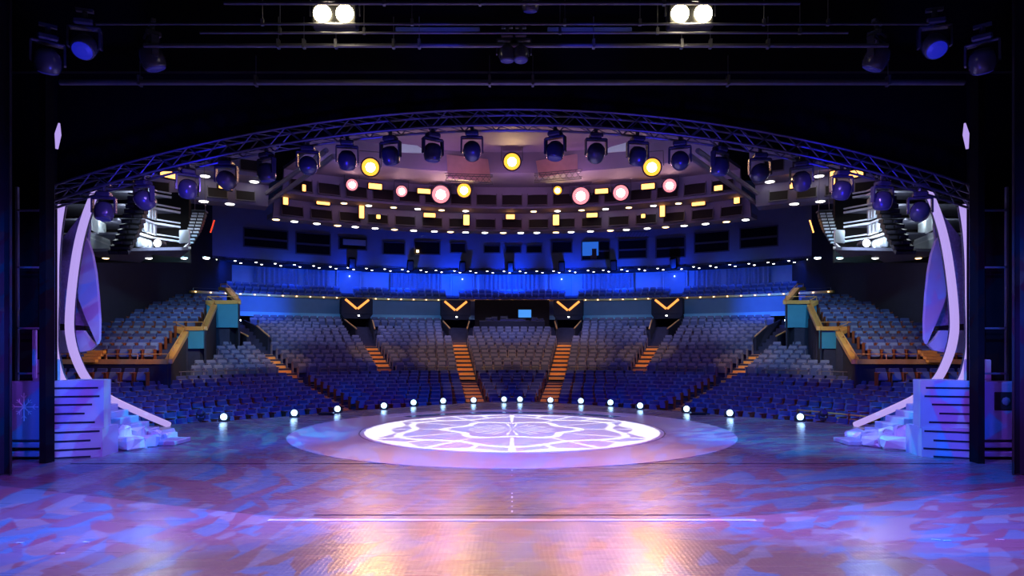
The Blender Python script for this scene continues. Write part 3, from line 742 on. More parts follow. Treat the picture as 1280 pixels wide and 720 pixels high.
# amber star lamps and pink lamps hung under the bridges
def par(px, py, r, lens_r, m, label, group, lc, lp):
    a = az_at(px, r); c = pol(r, a, 0); z = CAMZ-(py-HZ)*c.y/F; p = Vector((c.x,c.y,z))
    t = empty('stage_lamp', label, 'lamp', p, 0, group)
    q = (Vector((0,11,.5))-p).to_track_quat('-Z','Y'); t.rotation_mode = 'QUATERNION'; t.rotation_quaternion = q
    can = MB(); can.lathe([(lens_r*.7,.75),(lens_r*.95,.62),(lens_r*1.1,.05),(lens_r*1.18,0),(lens_r*1.0,.0),(lens_r*.9,.1)], n=18)
    obj('can', can, M['blackmetal'], t)
    obj('lens', MB().lathe([(lens_r,.02),(lens_r*.99,-.02),(lens_r*.6,-.06),(.02,-.075)], n=20), M[m], t)
    obj('bulb', MB().lathe([(lens_r*.55,-.05),(lens_r*.5,-.09),(.02,-.11)], n=20), M[m+'_core'], t)
    yk = MB(); yk.tube([(-lens_r*1.3,0,.3),(-lens_r*1.3,lens_r*1.7,.3),(lens_r*1.3,lens_r*1.7,.3),(lens_r*1.3,0,.3)], .03, 6)
    obj('yoke', yk, M['darksteel'], t)
    d = (Vector((0,11,.5))-p).normalized()
    spot(p+d*.35, (p.x*.2, 8.5, 0), lc, lp, 22, .7, lens_r*.7)
for k, (px, py, r, lr) in enumerate([(463,209,18.8,.50),(640,202,18.6,.50),(815,209,18.8,.50),(580,238,22.8,.46),(697,238,22.8,.28)]):
    par(px, py, r, lr, 'e_star', ['large amber lamp glowing above the left of the ceiling bridges','large amber lamp glowing at the very middle of the ceiling','large amber lamp glowing above the right of the ceiling bridges','amber lamp just right of a bright pink lamp under the ceiling','smallest amber lamp just left of a bright pink lamp'][k], 'amber lamps under the ceiling', (1,.55,.15), [4200,600,4200,1100,400][k])
for k, (px, py, lr) in enumerate([(440,231,.36),(502,239,.36),(551,243,.58),(726,245,.56),(776,241,.50),(837,232,.42)]):
    par(px, py, 22.9, lr, 'e_pink', '%s pink lamp glowing under the ceiling, %s from the left' % ('large' if lr > .45 else 'small', nth(k+1)), 'pink lamps under the ceiling', (1,.38,.42), [500,500,900,900,800,500][k])
# pink panels, dark trusses under the inner ceiling
def hpanel(name, quad, Y, m, label, cat, th=.12):
    q = [W(x, y, Y) for x, y in quad]; o = obj(name, MB().prism(q, (0,th,0)), m); tag(o, label, cat)
hpanel('hanging_panel',[(558,193),(610,199),(614,228),(560,222)],41,M['pink'],'pinkish hanging panel left of the middle amber lamp','panel')
hpanel('hanging_panel',[(670,201),(722,192),(722,214),(674,222)],41,M['pink'],'pinkish hanging panel right of the middle amber lamp','panel')
hpanel('reflector_panel',[(497,179),(522,182),(535,191),(498,190)],34,M['trimw'],'white slanted reflector panel left of centre under the truss','panel')
hpanel('reflector_panel',[(752,191),(762,184),(787,177),(786,188)],34,M['trimw'],'white slanted reflector panel right of centre under the truss','panel')
for s, x0, x1, lab in ((-1,556,616,'left'),(1,668,728,'right')):
    a, b = W(x0, 226, 40), W(x1, 221 if s > 0 else 228, 40); mb = MB(); d = b-a
    for dz, dy in ((0,0),(.45,0),(0,.45),(.45,.45)): mb.tube([a+Vector((0,dy,dz)), b+Vector((0,dy,dz))], .03, 6)
    for i in range(8):
        p = a+d*(i/8); q = a+d*((i+1)/8); mb.tube([p, q+Vector((0,0,.45))], .015, 5); mb.tube([p+Vector((0,.45,.45)), q+Vector((0,.45,0))], .015, 5)
    o = obj('short_truss', mb, M['steel']); tag(o, 'short lattice truss below the %s pink hanging panel' % lab, 'truss')

# ------------------------------------------------------------------ proscenium truss, header and moving heads
def archz(px): return 150+92*((px-640)/560.0)**2
TYp = 17.0; xs = list(range(60,1221,20)); path = [W(x, archz(x), TYp) for x in xs]
t = empty('arched_truss', 'long arched lattice truss lit blue across the top of the stage opening', 'truss', path[len(path)//2]); L = Vector(t.location)
for dy, dz in ((-.22,.2),(.22,.2),(-.22,-.2),(.22,-.2)):
    obj('chord', MB().tube([p+Vector((0,dy,dz))-L for p in path], .032, 6), M['steel'], t)
lat = MB()
for i in range(len(path)-1):
    a, b = path[i]-L, path[i+1]-L
    for dy in (-.22,.22):
        lat.tube([a+Vector((0,dy,.2)), b+Vector((0,dy,-.2))] if i % 2 else [a+Vector((0,dy,-.2)), b+Vector((0,dy,.2))], .018, 5)
    for dz in (-.2,.2): lat.tube([a+Vector((0,-.22,dz)), b+Vector((0,.22,dz))], .014, 5)
obj('lattice', lat, M['steel'], t)
hp = [W(x, archz(x)+4, 17.6) for x in xs]
struct('wall_header', MB().prism([Vector((16,17.6,hp[-1].z-.5))]+hp[::-1]+[Vector((-16,17.6,hp[0].z-.5)), Vector((-16,17.6,15.5)), Vector((16,17.6,15.5))], (0,.25,0)), M['black'], 'black masking above the arched stage opening', 'wall')
def moving_head(p, tilt, pan, label, group, sc=1.0, lensm='e_lens', name='moving_head', upright=False):
    t = empty(name, label, 'stage light', p, pan, group); t.scale = (sc,sc,sc)
    if upright: t.rotation_euler = (pi,0,pan)
    b = MB(); b.bev((0,0,.43),(.34,.28,.13),.03); obj('base', b, M['fixture'], t)
    c = MB(); c.tube([(0,0,.48),(0,0,.66)], .05, 8); c.box((0,0,.68),(.3,.08,.06)); obj('clamp', c, M['darksteel'], t)
    y = MB()
    for s in (-1,1): y.prism([(s*.25,-.07,.34),(s*.25,.07,.34),(s*.255,.06,-.05),(s*.255,-.06,-.05)], (s*.04,0,0))
    y.bev((0,0,.34),(.56,.16,.06),.02); obj('yoke', y, M['fixture'], t)
    rt = Euler((tilt,0,0)).to_matrix(); h = MB(); h.smooth = True
    h.lathe([(.05,.235),(.14,.215),(.205,.14),(.235,.02),(.23,-.10),(.205,-.19),(.19,-.21)], (0,0,0), rt, 18)
    hd = obj('head', h, M['fixture'], t)
    obj('lens', MB().lathe([(.18,-.205),(.17,-.225),(.10,-.25),(.02,-.255)], (0,0,0), rt, 18), M[lensm], hd)
    return t
HP = [(130,238),(180,222),(235,216),(283,205),(333,200),(385,187),(434,183),(488,180),(541,180),(590,175),(694,174),(745,179),(797,180),(850,184),(900,187),(950,200),(1002,205),(1052,217),(1103,226),(1150,240)]
for k, (px, py) in enumerate(HP):
    p = W(px, py, TYp); zt = W(px, archz(px), TYp).z-.25-.78
    p.z = min(p.z, zt+.25)
    t = moving_head(p, R([-8,55,30,80,12,85,35,25,10,60][k % 10]), R([10,-20,35,0,-30,5][k % 6]), 'round blue lit moving head hanging from the arched truss, %s from the left' % nth(k+1), 'moving heads on the arched truss', 1.0)
# straight battens over the front of the stage
def batten(px0, px1, py, Y, r, m, label, cl):
    a, b = W(px0, py, Y), W(px1, py, Y); t = empty('lighting_batten', label, 'batten', a.lerp(b,.5), 0, 'straight battens over the stage'); L = Vector(t.location)
    obj('pipe', MB().tube([a-L, b-L], r, 10), m, t)
    for x in cl:
        p = W(x, py, Y)-L
        c = MB(); c.box(p+Vector((0,0,.03)),(.05,r*2.6,r*2.6+.06)); c.tube([p+Vector((0,0,r)), p+Vector((0,0,.55))], .008, 5); obj('hanger_clamp', c, M['steel'], t)
batten(75,1205,103,13.5,.055,M['steel'],'thick dark batten lowest over the stage opening',[175,320,612,666,910,1110])
batten(180,1110,57,12.5,.04,M['steel'],'dark batten just under the blinder lamps, second lowest',[348,380,420,492,524,742,852,888,960])
batten(250,1060,41,12.3,.022,M['steel'],'thin pale batten right behind the blinder lamps',[350,455,700,822,1000])
batten(120,1160,30,12.0,.022,M['darksteel'],'thin batten above the blinder lamps beside the black curtain',[328,515,706,800,955,1035])
batten(280,1000,4,11.6,.03,M['darksteel'],'topmost dark batten at the upper edge of the view',[480,600,830])
struct('ceiling_border', MB().box((0,14.2,9.75),(24,.12,2.2)), M['black'])
for s in (-1,1):
    x = 547 if s < 0 else 737
    a = W(x, 38, 13.2); o = obj('cloth_border', MB().bev((0,0,0),(1.7,.06,.13),.02), M['fascia'], loc=a); tag(o, 'narrow blue lit cloth strip over the stage %s of the middle lamp' % SIDE[s], 'cloth')
for s, pxs in ((-1,(403,431)),(1,(850,879))):
    c = W(sum(pxs)/2, 17, 12.2); t = empty('blinder', 'pair of round warm white blinder lamps over the stage on the %s' % SIDE[s], 'blinder', c, 0, 'blinder pairs over the stage')
    obj('housing', MB().bev((0,.14,0),(.86,.24,.46),.04), M['blackmetal'], t)
    for px in pxs: obj('lamp', MB().lathe([(.165,0),(.16,-.03),(.08,-.06),(.01,-.065)], (W(px,17,12.2).x-c.x,.0,0), Euler((-pi/2,0,0)).to_matrix(), 20), M['e_blind'], t)
    obj('yoke', MB().tube([(-.46,.1,0),(-.46,.1,.42),(.46,.1,.42),(.46,.1,0)], .02, 6), M['darksteel'], t)
    spot(c+Vector((0,-.25,0)), (c.x*1.2,6,0), (1,.85,.55), 800, 110, .6, .18)
for k, (px, py, ti, pa, lm) in enumerate([(60,76,24,35,'e_lens'),(106,57,-40,15,'e_blue'),(190,72,20,-50,'e_lens'),(1096,72,26,40,'e_lens'),(1168,56,-40,-15,'e_blue'),(1228,76,25,-40,'e_lens')]):
    moving_head(W(px, py, 12.8), R(ti), R(pa), ['faint moving head at the far left over the stage','brightly lit blue moving head over the left of the stage','dark tilted moving head right of the bright blue one on the left','dark tilted moving head left of the bright blue one on the right','brightly lit blue moving head over the right of the stage','faint moving head at the far right over the stage'][k], 'moving heads on the front battens', 1.0, lm)
moving_head(W(634,66,12.6), R(5), 0, 'moving head at the middle of the front batten, left one of the close pair', 'moving heads on the front battens', .72)
moving_head(W(651,66,12.6), R(-5), 0, 'moving head at the middle of the front batten, right one of the close pair', 'moving heads on the front battens', .72)
moving_head(W(663,3,12.0), R(20), 0, 'small violet moving head cut off by the upper edge', 'moving heads on the front battens', .7)

# ------------------------------------------------------------------ wings at both sides of the opening
for s in (-1,1):
    sd = SIDE[s]; X = lambda x: s*x
    struct('wall_pillar', MB().box((X(10.96),15.5,6),(.15,.30,12)), M['black'], 'narrow black upright beside the %s stair block' % sd, 'wall')
    # pleated black leg curtain
    mb = MB(); n = 60; vs = []; fs = []
    for i in range(n+1):
        x = 10.62+5.5*i/n; w = .10*sin(i*pi/3)
        for yy, z in ((13.9+w,0.02),(13.9+w,12),(13.97+w,12),(13.97+w,0.02)): vs.append((X(x), yy, z))
    for i in range(n):
        for k in range(4): fs.append((i*4+k, i*4+(k+1) % 4, i*4+4+(k+1) % 4, i*4+4+k))
    fs += [(0,1,2,3),(n*4+3,n*4+2,n*4+1,n*4)]
    o = obj('leg_curtain', mb.add(vs, fs), M['curtain'] if False else mat('leg_cloth_'+sd, (.012,.012,.02), .9, noise=.3, scale=5)); tag(o, 'tall dark pleated leg curtain at the %s edge of the stage' % sd, 'curtain')
    struct('wall_wing', MB().box((X(13.1),17.3,6.2),(2.2,.12,12.4)), M['black'])
    t = empty('wing_scaffold', 'tall dark frame with thin crossbars in the %s wing' % sd, 'frame', (X(12.15),16.75,0))
    for dx in (-.45,.45): obj('upright', MB().bev((dx,0,3.4),(.07,.08,6.8),.01), M['flat'], t)
    for z in (2.05,3.2,4.75,6.2): obj('crossbar', MB().bev((0,-.02,z),(.9,.06,.05),.01), M['flat'], t)
    c = empty('wing_cabinet', 'blue lit cabinet in the left wing with a snowflake ornament' if s < 0 else 'blue lit cabinet in the right wing with a square black hatch', 'cabinet', (X(11.8),16.1,0))
    cb = MB(); cb.bev((0,0,1.18),(.92,.5,1.42),.03); obj('body', cb, M['cab'], c)
    for z in (.36,.14): obj('shelf', MB().bev((0,-.02,z),(.92,.52,.13),.02), M['cab'], c)
    obj('back_panel', MB().box((0,.22,.24),(.9,.04,.45)), M['slot'], c)
    if s < 0:
        sf = MB()
        for k in range(4):
            a = k*pi/4; d = Vector((cos(a),0,sin(a))); ln = .34 if k % 2 == 0 else .24
            sf.tube([Vector((.05,-.27,1.28))-d*ln, Vector((.05,-.27,1.28))+d*ln], .014, 6)
            for e in (-1,1):
                for f in (-1,1):
                    b = Vector((.05,-.27,1.28))+d*e*ln*.6; d2 = Vector((cos(a+f*.7),0,sin(a+f*.7)))
                    sf.tube([b, b+d2*e*.09], .009, 5)
        obj('snowflake', sf, M['trimw'], c)
        o = obj('wing_post', MB().bev((0,0,.6),(.09,.08,1.2),.015), M['panel'], loc=(-11.83,16.3,1.95)); tag(o, 'pinkish upright post standing above the snowflake cabinet', 'post')
    else:
        h = obj('hatch', MB().bev((.08,-.26,1.42),(.52,.04,.44),.015), M['slot'], c)
        obj('rosette', MB().lathe([(.10,0),(.10,.02),(.05,.04),(.01,.045)], (.08,-.28,1.42), Euler((pi/2,0,0)).to_matrix(), 8), M['flat'], h)
    # striped stair block
    t = empty('stair_block', 'white striped stair block at the %s front of the stage opening' % sd, 'stair block', (X(10.9),16.6,0), 0, 'striped stair blocks')
    L = Vector(t.location)
    def pr(pl, z0, z1): return MB().prism([Vector((X(x),y,z0))-L for x, y in pl], (0,0,z1-z0))
    obj('upper_body', pr([(11.2,16.10),(10.15,16.35),(10.32,16.92),(11.2,17.0)], .72, 1.90), M['white'], t)
    obj('lower_body', pr([(11.2,15.92),(10.17,16.32),(10.24,17.1),(11.2,17.2)], 0, .73), M['white'], t)
    def groove(z, x1, upper):
        a, b = ((11.2,16.10),(10.15,16.35)) if upper else ((11.2,15.92),(10.17,16.32))
        f = lambda x: a[1]+(b[1]-a[1])*(x-a[0])/(b[0]-a[0])
        q = [Vector((X(11.2),f(11.2)-.012,z))-L, Vector((X(x1),f(x1)-.012,z))-L, Vector((X(x1),f(x1)-.012,z+.045))-L, Vector((X(11.2),f(11.2)-.012,z+.045))-L]
        obj('groove', MB().prism(q, (0,.03,0)), M['groove'], t)
    for z, x1 in ((1.69,10.27),(1.48,10.24),(1.28,10.40),(1.06,10.56),(.84,10.34)): groove(z, x1, True)
    for z, x1 in ((.62,10.22),(.40,10.40),(.19,10.2),(.0,10.4)): groove(z, x1, False)
    # staircase behind the block
    t = empty('side_staircase', 'white staircase climbing behind the %s striped block' % sd, 'stairs', (X(11.3),18.6,0), 0, 'side staircases')
    for k in range(11):
        mb = MB(); h = max(.13, .168*(k+1)-.25); mb.bev((s*(-1.85+.30*k), .0, h/2),(.30,.9,h),.02); obj('step', mb, M['white'], t)
    o = obj('newel_block', MB().bev((0,0,1.2),(.42,.5,2.4),.03), M['white'], loc=(X(12.35),17.45,0.0)); tag(o, 'square white newel post above the %s staircase' % sd, 'post')
    # broken ice blocks
    rnd = random.Random(11)
    for k, (px, py, Y, w, d, h) in enumerate([(160,561,17.5,.72,.5,.34),(181,555,18.1,.72,.5,.30),(201,551,19.0,.62,.6,.26),(153,540,17.72,.36,.36,.62),(170,536,18.0,.34,.3,.5),(208,520,19.8,.5,.5,.22),(191,541,18.45,.4,.3,.40)]):
        x = -(px-640)*Y/F; mb = MB(); mb.bev((0,0,h/2),(w,d,h),.06)
        mb.v = [(a+(rnd.uniform(-.07,.07) if c > .05 else 0), b+(rnd.uniform(-.07,.07) if c > .05 else 0), c+(rnd.uniform(-.05,.05) if c > .05 else 0)) for a,b,c in mb.v]
        tri = [f for f in mb.f]
        o = obj('ice_block', mb, M['ice'], loc=(X(x),Y,0), rot=(0,0,rnd.uniform(-.5,.5))); tag(o, 'jagged white ice block by the %s stair block, %s in the heap from the front' % (sd, nth(k+1)), 'ice block', 'ice blocks beside the stair blocks')
    # glowing arch tubes
    f = (lambda x: x) if s < 0 else (lambda x: 1280-x)
    P1 = [(120,238,19),(108,268,19),(98,305,19.1),(91,350,19.3),(87,395,19.6),(88,422,20),(95,448,20.3),(107,472,20.8),(122,487,21.3),(137,498,21.7),(160,509,22.2),(185,520,22.7),(211,531,22.55)]
    def smooth(P, n=4):
        P = [Vector(p) for p in P]; out = []
        for i in range(len(P)-1):
            p0, p1, p2, p3 = P[max(i-1,0)], P[i], P[i+1], P[min(i+2,len(P)-1)]
            for k in range(n):
                t_ = k/n; out.append(.5*((2*p1)+(p2-p0)*t_+(2*p0-5*p1+4*p2-p3)*t_*t_+(3*p1-p0-3*p2+p3)*t_**3))
        return out+[P[-1]]
    t = empty('arch_light', 'glowing violet arch tube sweeping from the truss to the stage floor on the %s' % sd, 'light tube', W(f(107),472,20.8), 0, 'glowing arch tubes')
    L = Vector(t.location); q = smooth([W(f(x), y, Y)-L for x, y, Y in P1]); n_ = len(q)
    obj('tube', MB().tube(q, [.105+.02*sin(pi*i/n_) for i in range(n_)], 10), M['e_tube'], t)
    obj('backing_channel', MB().tube([p+Vector((X(.03),.16,0)) for p in q], .09, 8), M['darksteel'], t)
    P2 = [(76,256,17.6),(71,290,17.6),(68.5,330,17.7),(68,370,17.8),(67,410,18),(68,440,18.1),(74,468,18.2),(84,486,18.3)]
    t = empty('arch_light', 'shorter glowing violet tube half hidden by the black upright on the %s' % sd, 'light tube', W(f(68),370,17.8), 0, 'glowing arch tubes')
    L = Vector(t.location); q = smooth([W(f(x), y, Y)-L for x, y, Y in P2])
    obj('tube', MB().tube(q, .105, 10), M['e_tube'], t)
    obj('backing_channel', MB().tube([p+Vector((X(.03),.16,0)) for p in q], .08, 8), M['darksteel'], t)
    q = [W(f(74),154,16.0), W(f(72.5),168,16.0), W(f(71),186,16.0)]
    o = obj('light_sliver', MB().tube(q, [.02,.07,.03], 8), M['e_tube']); tag(o, 'thin violet glowing sliver high beside the black %s upright' % sd, 'light tube', 'violet slivers beside the uprights')
    # wing-shaped screen and panel behind the arch
    t = empty('wing_screen', 'leaf shaped violet panel and dark mesh screen behind the %s arch tube' % sd, 'screen', W(f(100),438,20.6), 0, 'leaf shaped screens')
    L = Vector(t.location)
    obj('mesh_screen', MB().prism([W(f(x), y, 20.7)-L for x, y in [(106,262),(112,282),(110,300),(108,340),(112,408),(68,404),(68,330),(80,296)]], (0,.1,0)), M['mesh'], t)
    obj('light_panel', MB().prism([W(f(x), y, 20.4)-L for x, y in [(104,294),(110,302),(115,318),(119,340),(122,370),(124,400),(123.5,424),(121,430),(115,416),(107,398),(98,374),(96,340)]], (0,.12,0)), M['panel'], t)
    obj('lower_panel', MB().prism([W(f(x), y, 20.5)-L for x, y in [(66,413),(104,413),(112,424),(120,431),(112,438),(96,441),(66,441)]], (0,.12,0)), M['panel'], t)
    obj('dark_band', MB().prism([W(f(x), y, 20.75)-L for x, y in [(66,402),(104,404),(108,413),(66,415)]], (0,.1,0)), M['slot'], t)
    # lit side galleries
    t = empty('side_gallery', 'tiered white trimmed gallery high on the %s wall lit by a white lamp' % sd, 'gallery', (X(17),31,7), 0, 'tiered side galleries'); L = Vector(t.location)
    bot = [(112,317),(137,324),(175,327),(192,317),(225,321),(237,311)]
    bp_ = [W(f(x), y, 4.3*F/(HZ-y)) for x, y in bot]
    def slab(name, line, z0, z1, m, grow=0):
        q = [Vector((p.x-X(grow), p.y-grow, z0))-L for p in line]; q += [Vector((X(23),line[-1].y+1.0,z0))-L, Vector((X(23),line[0].y+.2,z0))-L]
        return obj(name, MB().prism(q, (0,0,z1-z0)), m, t)
    slab('bottom_slab', bp_, 6.95, 7.08, M['flat']); 
    def edge(line, z, name='edge_trim', r=.07, w=.05):
        mb = MB()
        for i in range(len(line)-1):
            a = Vector((line[i].x,line[i].y,z))-L; b = Vector((line[i+1].x,line[i+1].y,z))-L; d = (b-a).normalized(); sdv = Vector((d.y,-d.x,0))*w
            mb.prism([a-sdv, b-sdv, b+sdv, a+sdv], (0,0,r))
        return obj(name, mb, M['trimw'], t)
    edge(bp_, 7.0, r=.10); edge(bp_, 7.20, r=.07)
    for zt, line in ((7.85,[(174,292),(192,297.5),(224,302)]),(8.5,[(178,274),(192,279),(225,284)]),(9.2,[(182,256),(192,260),(225,266)]),(9.85,[(186,240),(196,244),(214,247)])):
        ln = [W(f(x), y, (zt-CAMZ)*F/(HZ-y)) for x, y in line]
        slab('floor_slab', ln, zt-.02, zt+.06, M['flat']); edge(ln, zt-.04, r=.09); edge(ln, zt+.16, r=.06)
        a, b = ln[0], ln[1]
        for i in range(3):                          # rounded silver parapet panels below each ledge
            p = a.lerp(b, (i+.5)/3); m_ = MB(); m_.smooth = True; wv = (b-a); wv.z = 0; wl = wv.length/3*.92; wn = wv.normalized(); nn = Vector((wn.y,-wn.x,0)); nn = nn if nn.y < 0 else -nn
            prof = [(.02,0),(.10,.08),(.13,.22),(.11,.36),(.03,.46)]
            vs = []; 
            for dn, dz in prof:
                for e in (-1,1): vs.append(Vector((p.x,p.y,zt-.58+dz))+wn*e*wl/2+nn*(dn-.1)-L)
            for dn, dz in reversed(prof):
                for e in (-1,1): vs.append(Vector((p.x,p.y,zt-.58+dz))+wn*e*wl/2-nn*.16-L)
            n5 = len(vs)//2; m_.add(vs, [(2*k, 2*k+1, (2*k+3) % (2*n5), (2*k+2) % (2*n5)) for k in range(n5)]+[tuple(range(0,2*n5,2)), tuple(range(2*n5-1,0,-2))])
            obj('parapet_panel', m_, M['silver'], t)
    for zt, line in ((7.75,[(111,292),(136,302)]),(8.6,[(113,266),(130,276)])):
        ln = [W(f(x), y, (zt-CAMZ)*F/(HZ-y)) for x, y in line]
        edge(ln, zt, r=.09); edge(ln, zt-.2, r=.06)
        q = [Vector((p.x,p.y+.05,zt-.75))-L for p in ln]; q += [Vector((p.x,p.y+.05,zt))-L for p in reversed(ln)]
        obj('parapet_panel', MB().prism(q, (0,.1,0)), M['silver'], t)
    ln = [W(f(x), y, 4.6*F/(HZ-y)) for x, y in [(224,301),(236,300)]]
    q = [Vector((p.x,p.y,7.2))-L for p in ln]+[Vector((p.x,p.y,7.75))-L for p in reversed(ln)]
    obj('parapet_panel', MB().prism(q, (0,.12,0)), M['silver'], t)
    struct('wall_gallery', MB().box((X(19.8),33.9,8.9),(6.4,.2,3.6)), M['slot'])
    bl = empty('follow_spot', 'round white glaring follow spot in the %s gallery' % sd, 'spotlight', W(f(197),304,30.6), 0, 'follow spots in the galleries')
    obj('lens', MB().lathe([(.17,0),(.16,-.03),(.08,-.06),(.01,-.065)], (0,-.02,0), Euler((-pi/2,0,0)).to_matrix(), 18), M['e_spot'], bl)
    obj('barrel', MB().lathe([(.2,0),(.2,.4),(.14,.6),(.05,.62)], (0,0,0), Euler((-pi/2,0,0)).to_matrix(), 16), M['blackmetal'], bl); obj('stand', MB().tube([(0,.3,-.15),(0,.3,-.45)], .04, 6), M['darksteel'], bl)
    p = W(f(197),304,30.6); spot(p+Vector((0,-.15,0)), (p.x*.27,8.5,0), (.85,.92,1), 1000, 24, .7, .25); point(p+Vector((0,-.5,.1)), (.85,.94,1), 30, .2); point(Vector((X(16.5),27.2,8.6)),(.8,.92,1),45,.3)  # second point is an added unseen fill brightening the gallery trims
    for z in (8.15,8.8,9.5): area((X(17.2),30.2,z+.28),(X(18.2),31,z-.5),(.8,.93,1),24,1.6,.3)
    area((X(18.8),29.5,8.4),(X(20.5),32,7.4),(.8,.93,1),20,1.6,.3)
    for k, px in enumerate([132,186,230,258]):
        a = W(f(px), [336,328,321,320][k], 31); dlight('gallery_downlight', Vector((a.x,a.y,6.93)), M['e_warm'] if k == 0 else M['e_white'], 'small downlight under the %s gallery, %s from the outside' % (sd, nth(k+1)), 'downlight', 'downlights under the galleries', .13)
    # speaker arrays
    def array(name, pts_, Y, w, d, n, label, grp, grill):
        P = smooth([W(f(x), y, Y) for x, y in pts_], 8); tot = len(P)
        t = empty(name, label, 'loudspeaker', P[0], R(8)*-s, grp); L = Vector(P[0])
        seg = (P[-1]-P[0]).length/n
        for i in range(n):
            u = (i+.5)/n*(tot-1); k = int(u); p = P[k].lerp(P[min(k+1,tot-1)], u-k); dv = (P[min(k+1,tot-1)]-P[k])
            tilt = R(-2-34*(i/n)**1.6); rt = Euler((-tilt,0,0)).to_matrix()
            cbn = obj('cabinet', MB().prism([rt @ Vector(v)+p-L for v in [(-w/2,-d/2,-seg*.47),(w/2,-d/2,-seg*.47),(w*.42,d/2,-seg*.40),(-w*.42,d/2,-seg*.40)]], rt @ Vector((0,0,seg*.9))), M['blackmetal'], t)
            gm_ = MB()
            for sx in (-1,1): gm_.bev(rt @ Vector((sx*w*.25,-d/2-.01,0))+p-L,(w*.42,.03,seg*.62),.01,rt)
            obj('grille', gm_, grill, cbn)
        obj('flying_frame', MB().box((0,0,seg*.7),(w*1.05,d*.9,.07)), M['darksteel'], t)
        for sx in (-1,1): obj('chain', MB().tube([(sx*w*.4,0,seg*.7),(sx*w*.3,0,4.2)], .015, 5), M['darksteel'], t)
    array('line_array',[(176,248),(171,268),(163,292),(152,314)],26.5,.74,.6,12,'large black curved line array hung before the %s gallery' % sd,'large line arrays',M['fixture'])
    array('line_array',[(250,267),(247,278),(243,290),(236,302)],33,.62,.5,10,'small pale curved line array hung right beside the %s gallery' % sd,'small line arrays',M['silver'])
    def led(pts_, Y, m, label, nn):
        t = empty('marker_strip', label, 'light strip', W(f(pts_[0][0]),pts_[0][1],Y)); L = Vector(t.location); a, b = W(f(pts_[0][0]),pts_[0][1],Y)-L, W(f(pts_[1][0]),pts_[1][1],Y)-L
        obj('holder', MB().tube([a+Vector((0,.06,0)), b+Vector((0,.06,0))], .04, 6), M['blackmetal'], t)
        for i in range(nn): obj('diode', MB().bev(a.lerp(b,(i+.5)/nn),(.07,.06,.06),.015), m, t)
    led([(268,275),(263,291)],34,M['e_red'] if s < 0 else M['e_orange'],'slanted strip of tiny %s marker diodes near the small %s array' % ('red' if s < 0 else 'orange', sd),8)
    led([(184,243),(180,252)],26,M['e_red'] if s < 0 else M['e_orange'],'short strip of tiny %s diodes above the large %s array' % ('red' if s < 0 else 'orange', sd),5)

# ------------------------------------------------------------------ footlights and floor fixtures
FP = [(280,521),(368,516),(422,511),(480,507),(517,503),(554,501),(592,500),(630,499)]
FP += [(1280-x, y) for x, y in reversed(FP)]
for k, (px, py) in enumerate(FP):
    Y = (CAMZ-.17)*F/(py-HZ); p = W(px, py, Y)
    t = empty('footlight', 'round white blue footlight on the rim of the stage, %s from the left' % nth(k+1), 'footlight', (p.x,p.y,.0), 0, 'footlights along the stage rim')
    obj('base', MB().bev((0,.02,.03),(.34,.26,.06),.02), M['blackmetal'], t)
    y = MB(); y.prism([(-.19,-.03,.05),(-.19,.07,.05),(-.19,.07,.2),(-.19,-.03,.2)], (.02,0,0)); y.prism([(.17,-.03,.05),(.17,.07,.05),(.17,.07,.2),(.17,-.03,.2)], (.02,0,0)); obj('yoke', y, M['blackmetal'], t)
    h = MB(); h.smooth = True; h.lathe([(.13,-.02),(.155,.0),(.15,.1),(.10,.2),(.03,.22)], (0,.0,.17), Euler((-pi/2,0,0)).to_matrix(), 16); obj('can', h, M['fixture'], t)
    obj('lens', MB().lathe([(.128,0),(.12,-.03),(.06,-.05),(.01,-.055)], (0,-.01,.17), Euler((-pi/2,0,0)).to_matrix(), 16), M['e_foot'], t)
    point((p.x,p.y-.22,.2),(.2,.42,1),3,.08)
for s in (-1,1):
    p = W(640+s*389, 527, CAMZ*F/92); moving_head((p.x,p.y,.31), R(60), 0, 'black moving head standing on the stage rim at the far %s' % SIDE[s], 'floor moving heads', .55, 'e_lens', 'floor_light', True)
    o = empty('floor_box', 'flat dark cable box lying by the stage rim on the %s' % SIDE[s], 'box', W(640+s*232, 518.5, CAMZ*F/83.5)); obj('body', MB().bev((0,0,.05),(.62,.3,.10),.03), M['blackmetal'], o)
    obj('plug', MB().tube([(.31,0,.05),(.5,.04,.03)], .025, 6), M['blackmetal'], o)
# low pit barrier with orange rails at the right front row
t = empty('pit_barrier', 'low barrier with orange top rails before the front seats on the right', 'barrier', (12.1,24.6,-.7), R(-62))
obj('panel', MB().bev((0,0,.40),(3.4,.08,.55),.02), M['pink'], t)
for z in (.78,.95): obj('rail', MB().bev((0,0,z),(3.4,.08,.05),.015), M['step'], t)
for x in (-1.65,-.55,.55,1.65): obj('post', MB().bev((x,0,.5),(.07,.09,1.0),.015), M['wood'], t)

# ------------------------------------------------------------------ stage and house lighting
spot((0,CY,15.5),(0,CY,0),(1,1,1),6600,2*degrees(math.atan(4.8/15.5)),.02,.02).data.name = 'disc_spot'
flake_gobo(bpy.data.objects['spot.%03d' % 0] if False else [o for o in bpy.data.objects if o.type == 'LIGHT' and o.data.name == 'disc_spot'][0], 4.8/15.5)
spot((0,CY-.02,15.4),(0,CY,0),(.60,.42,1),2300,2*degrees(math.atan(7.1/15.4)),.03,.05)
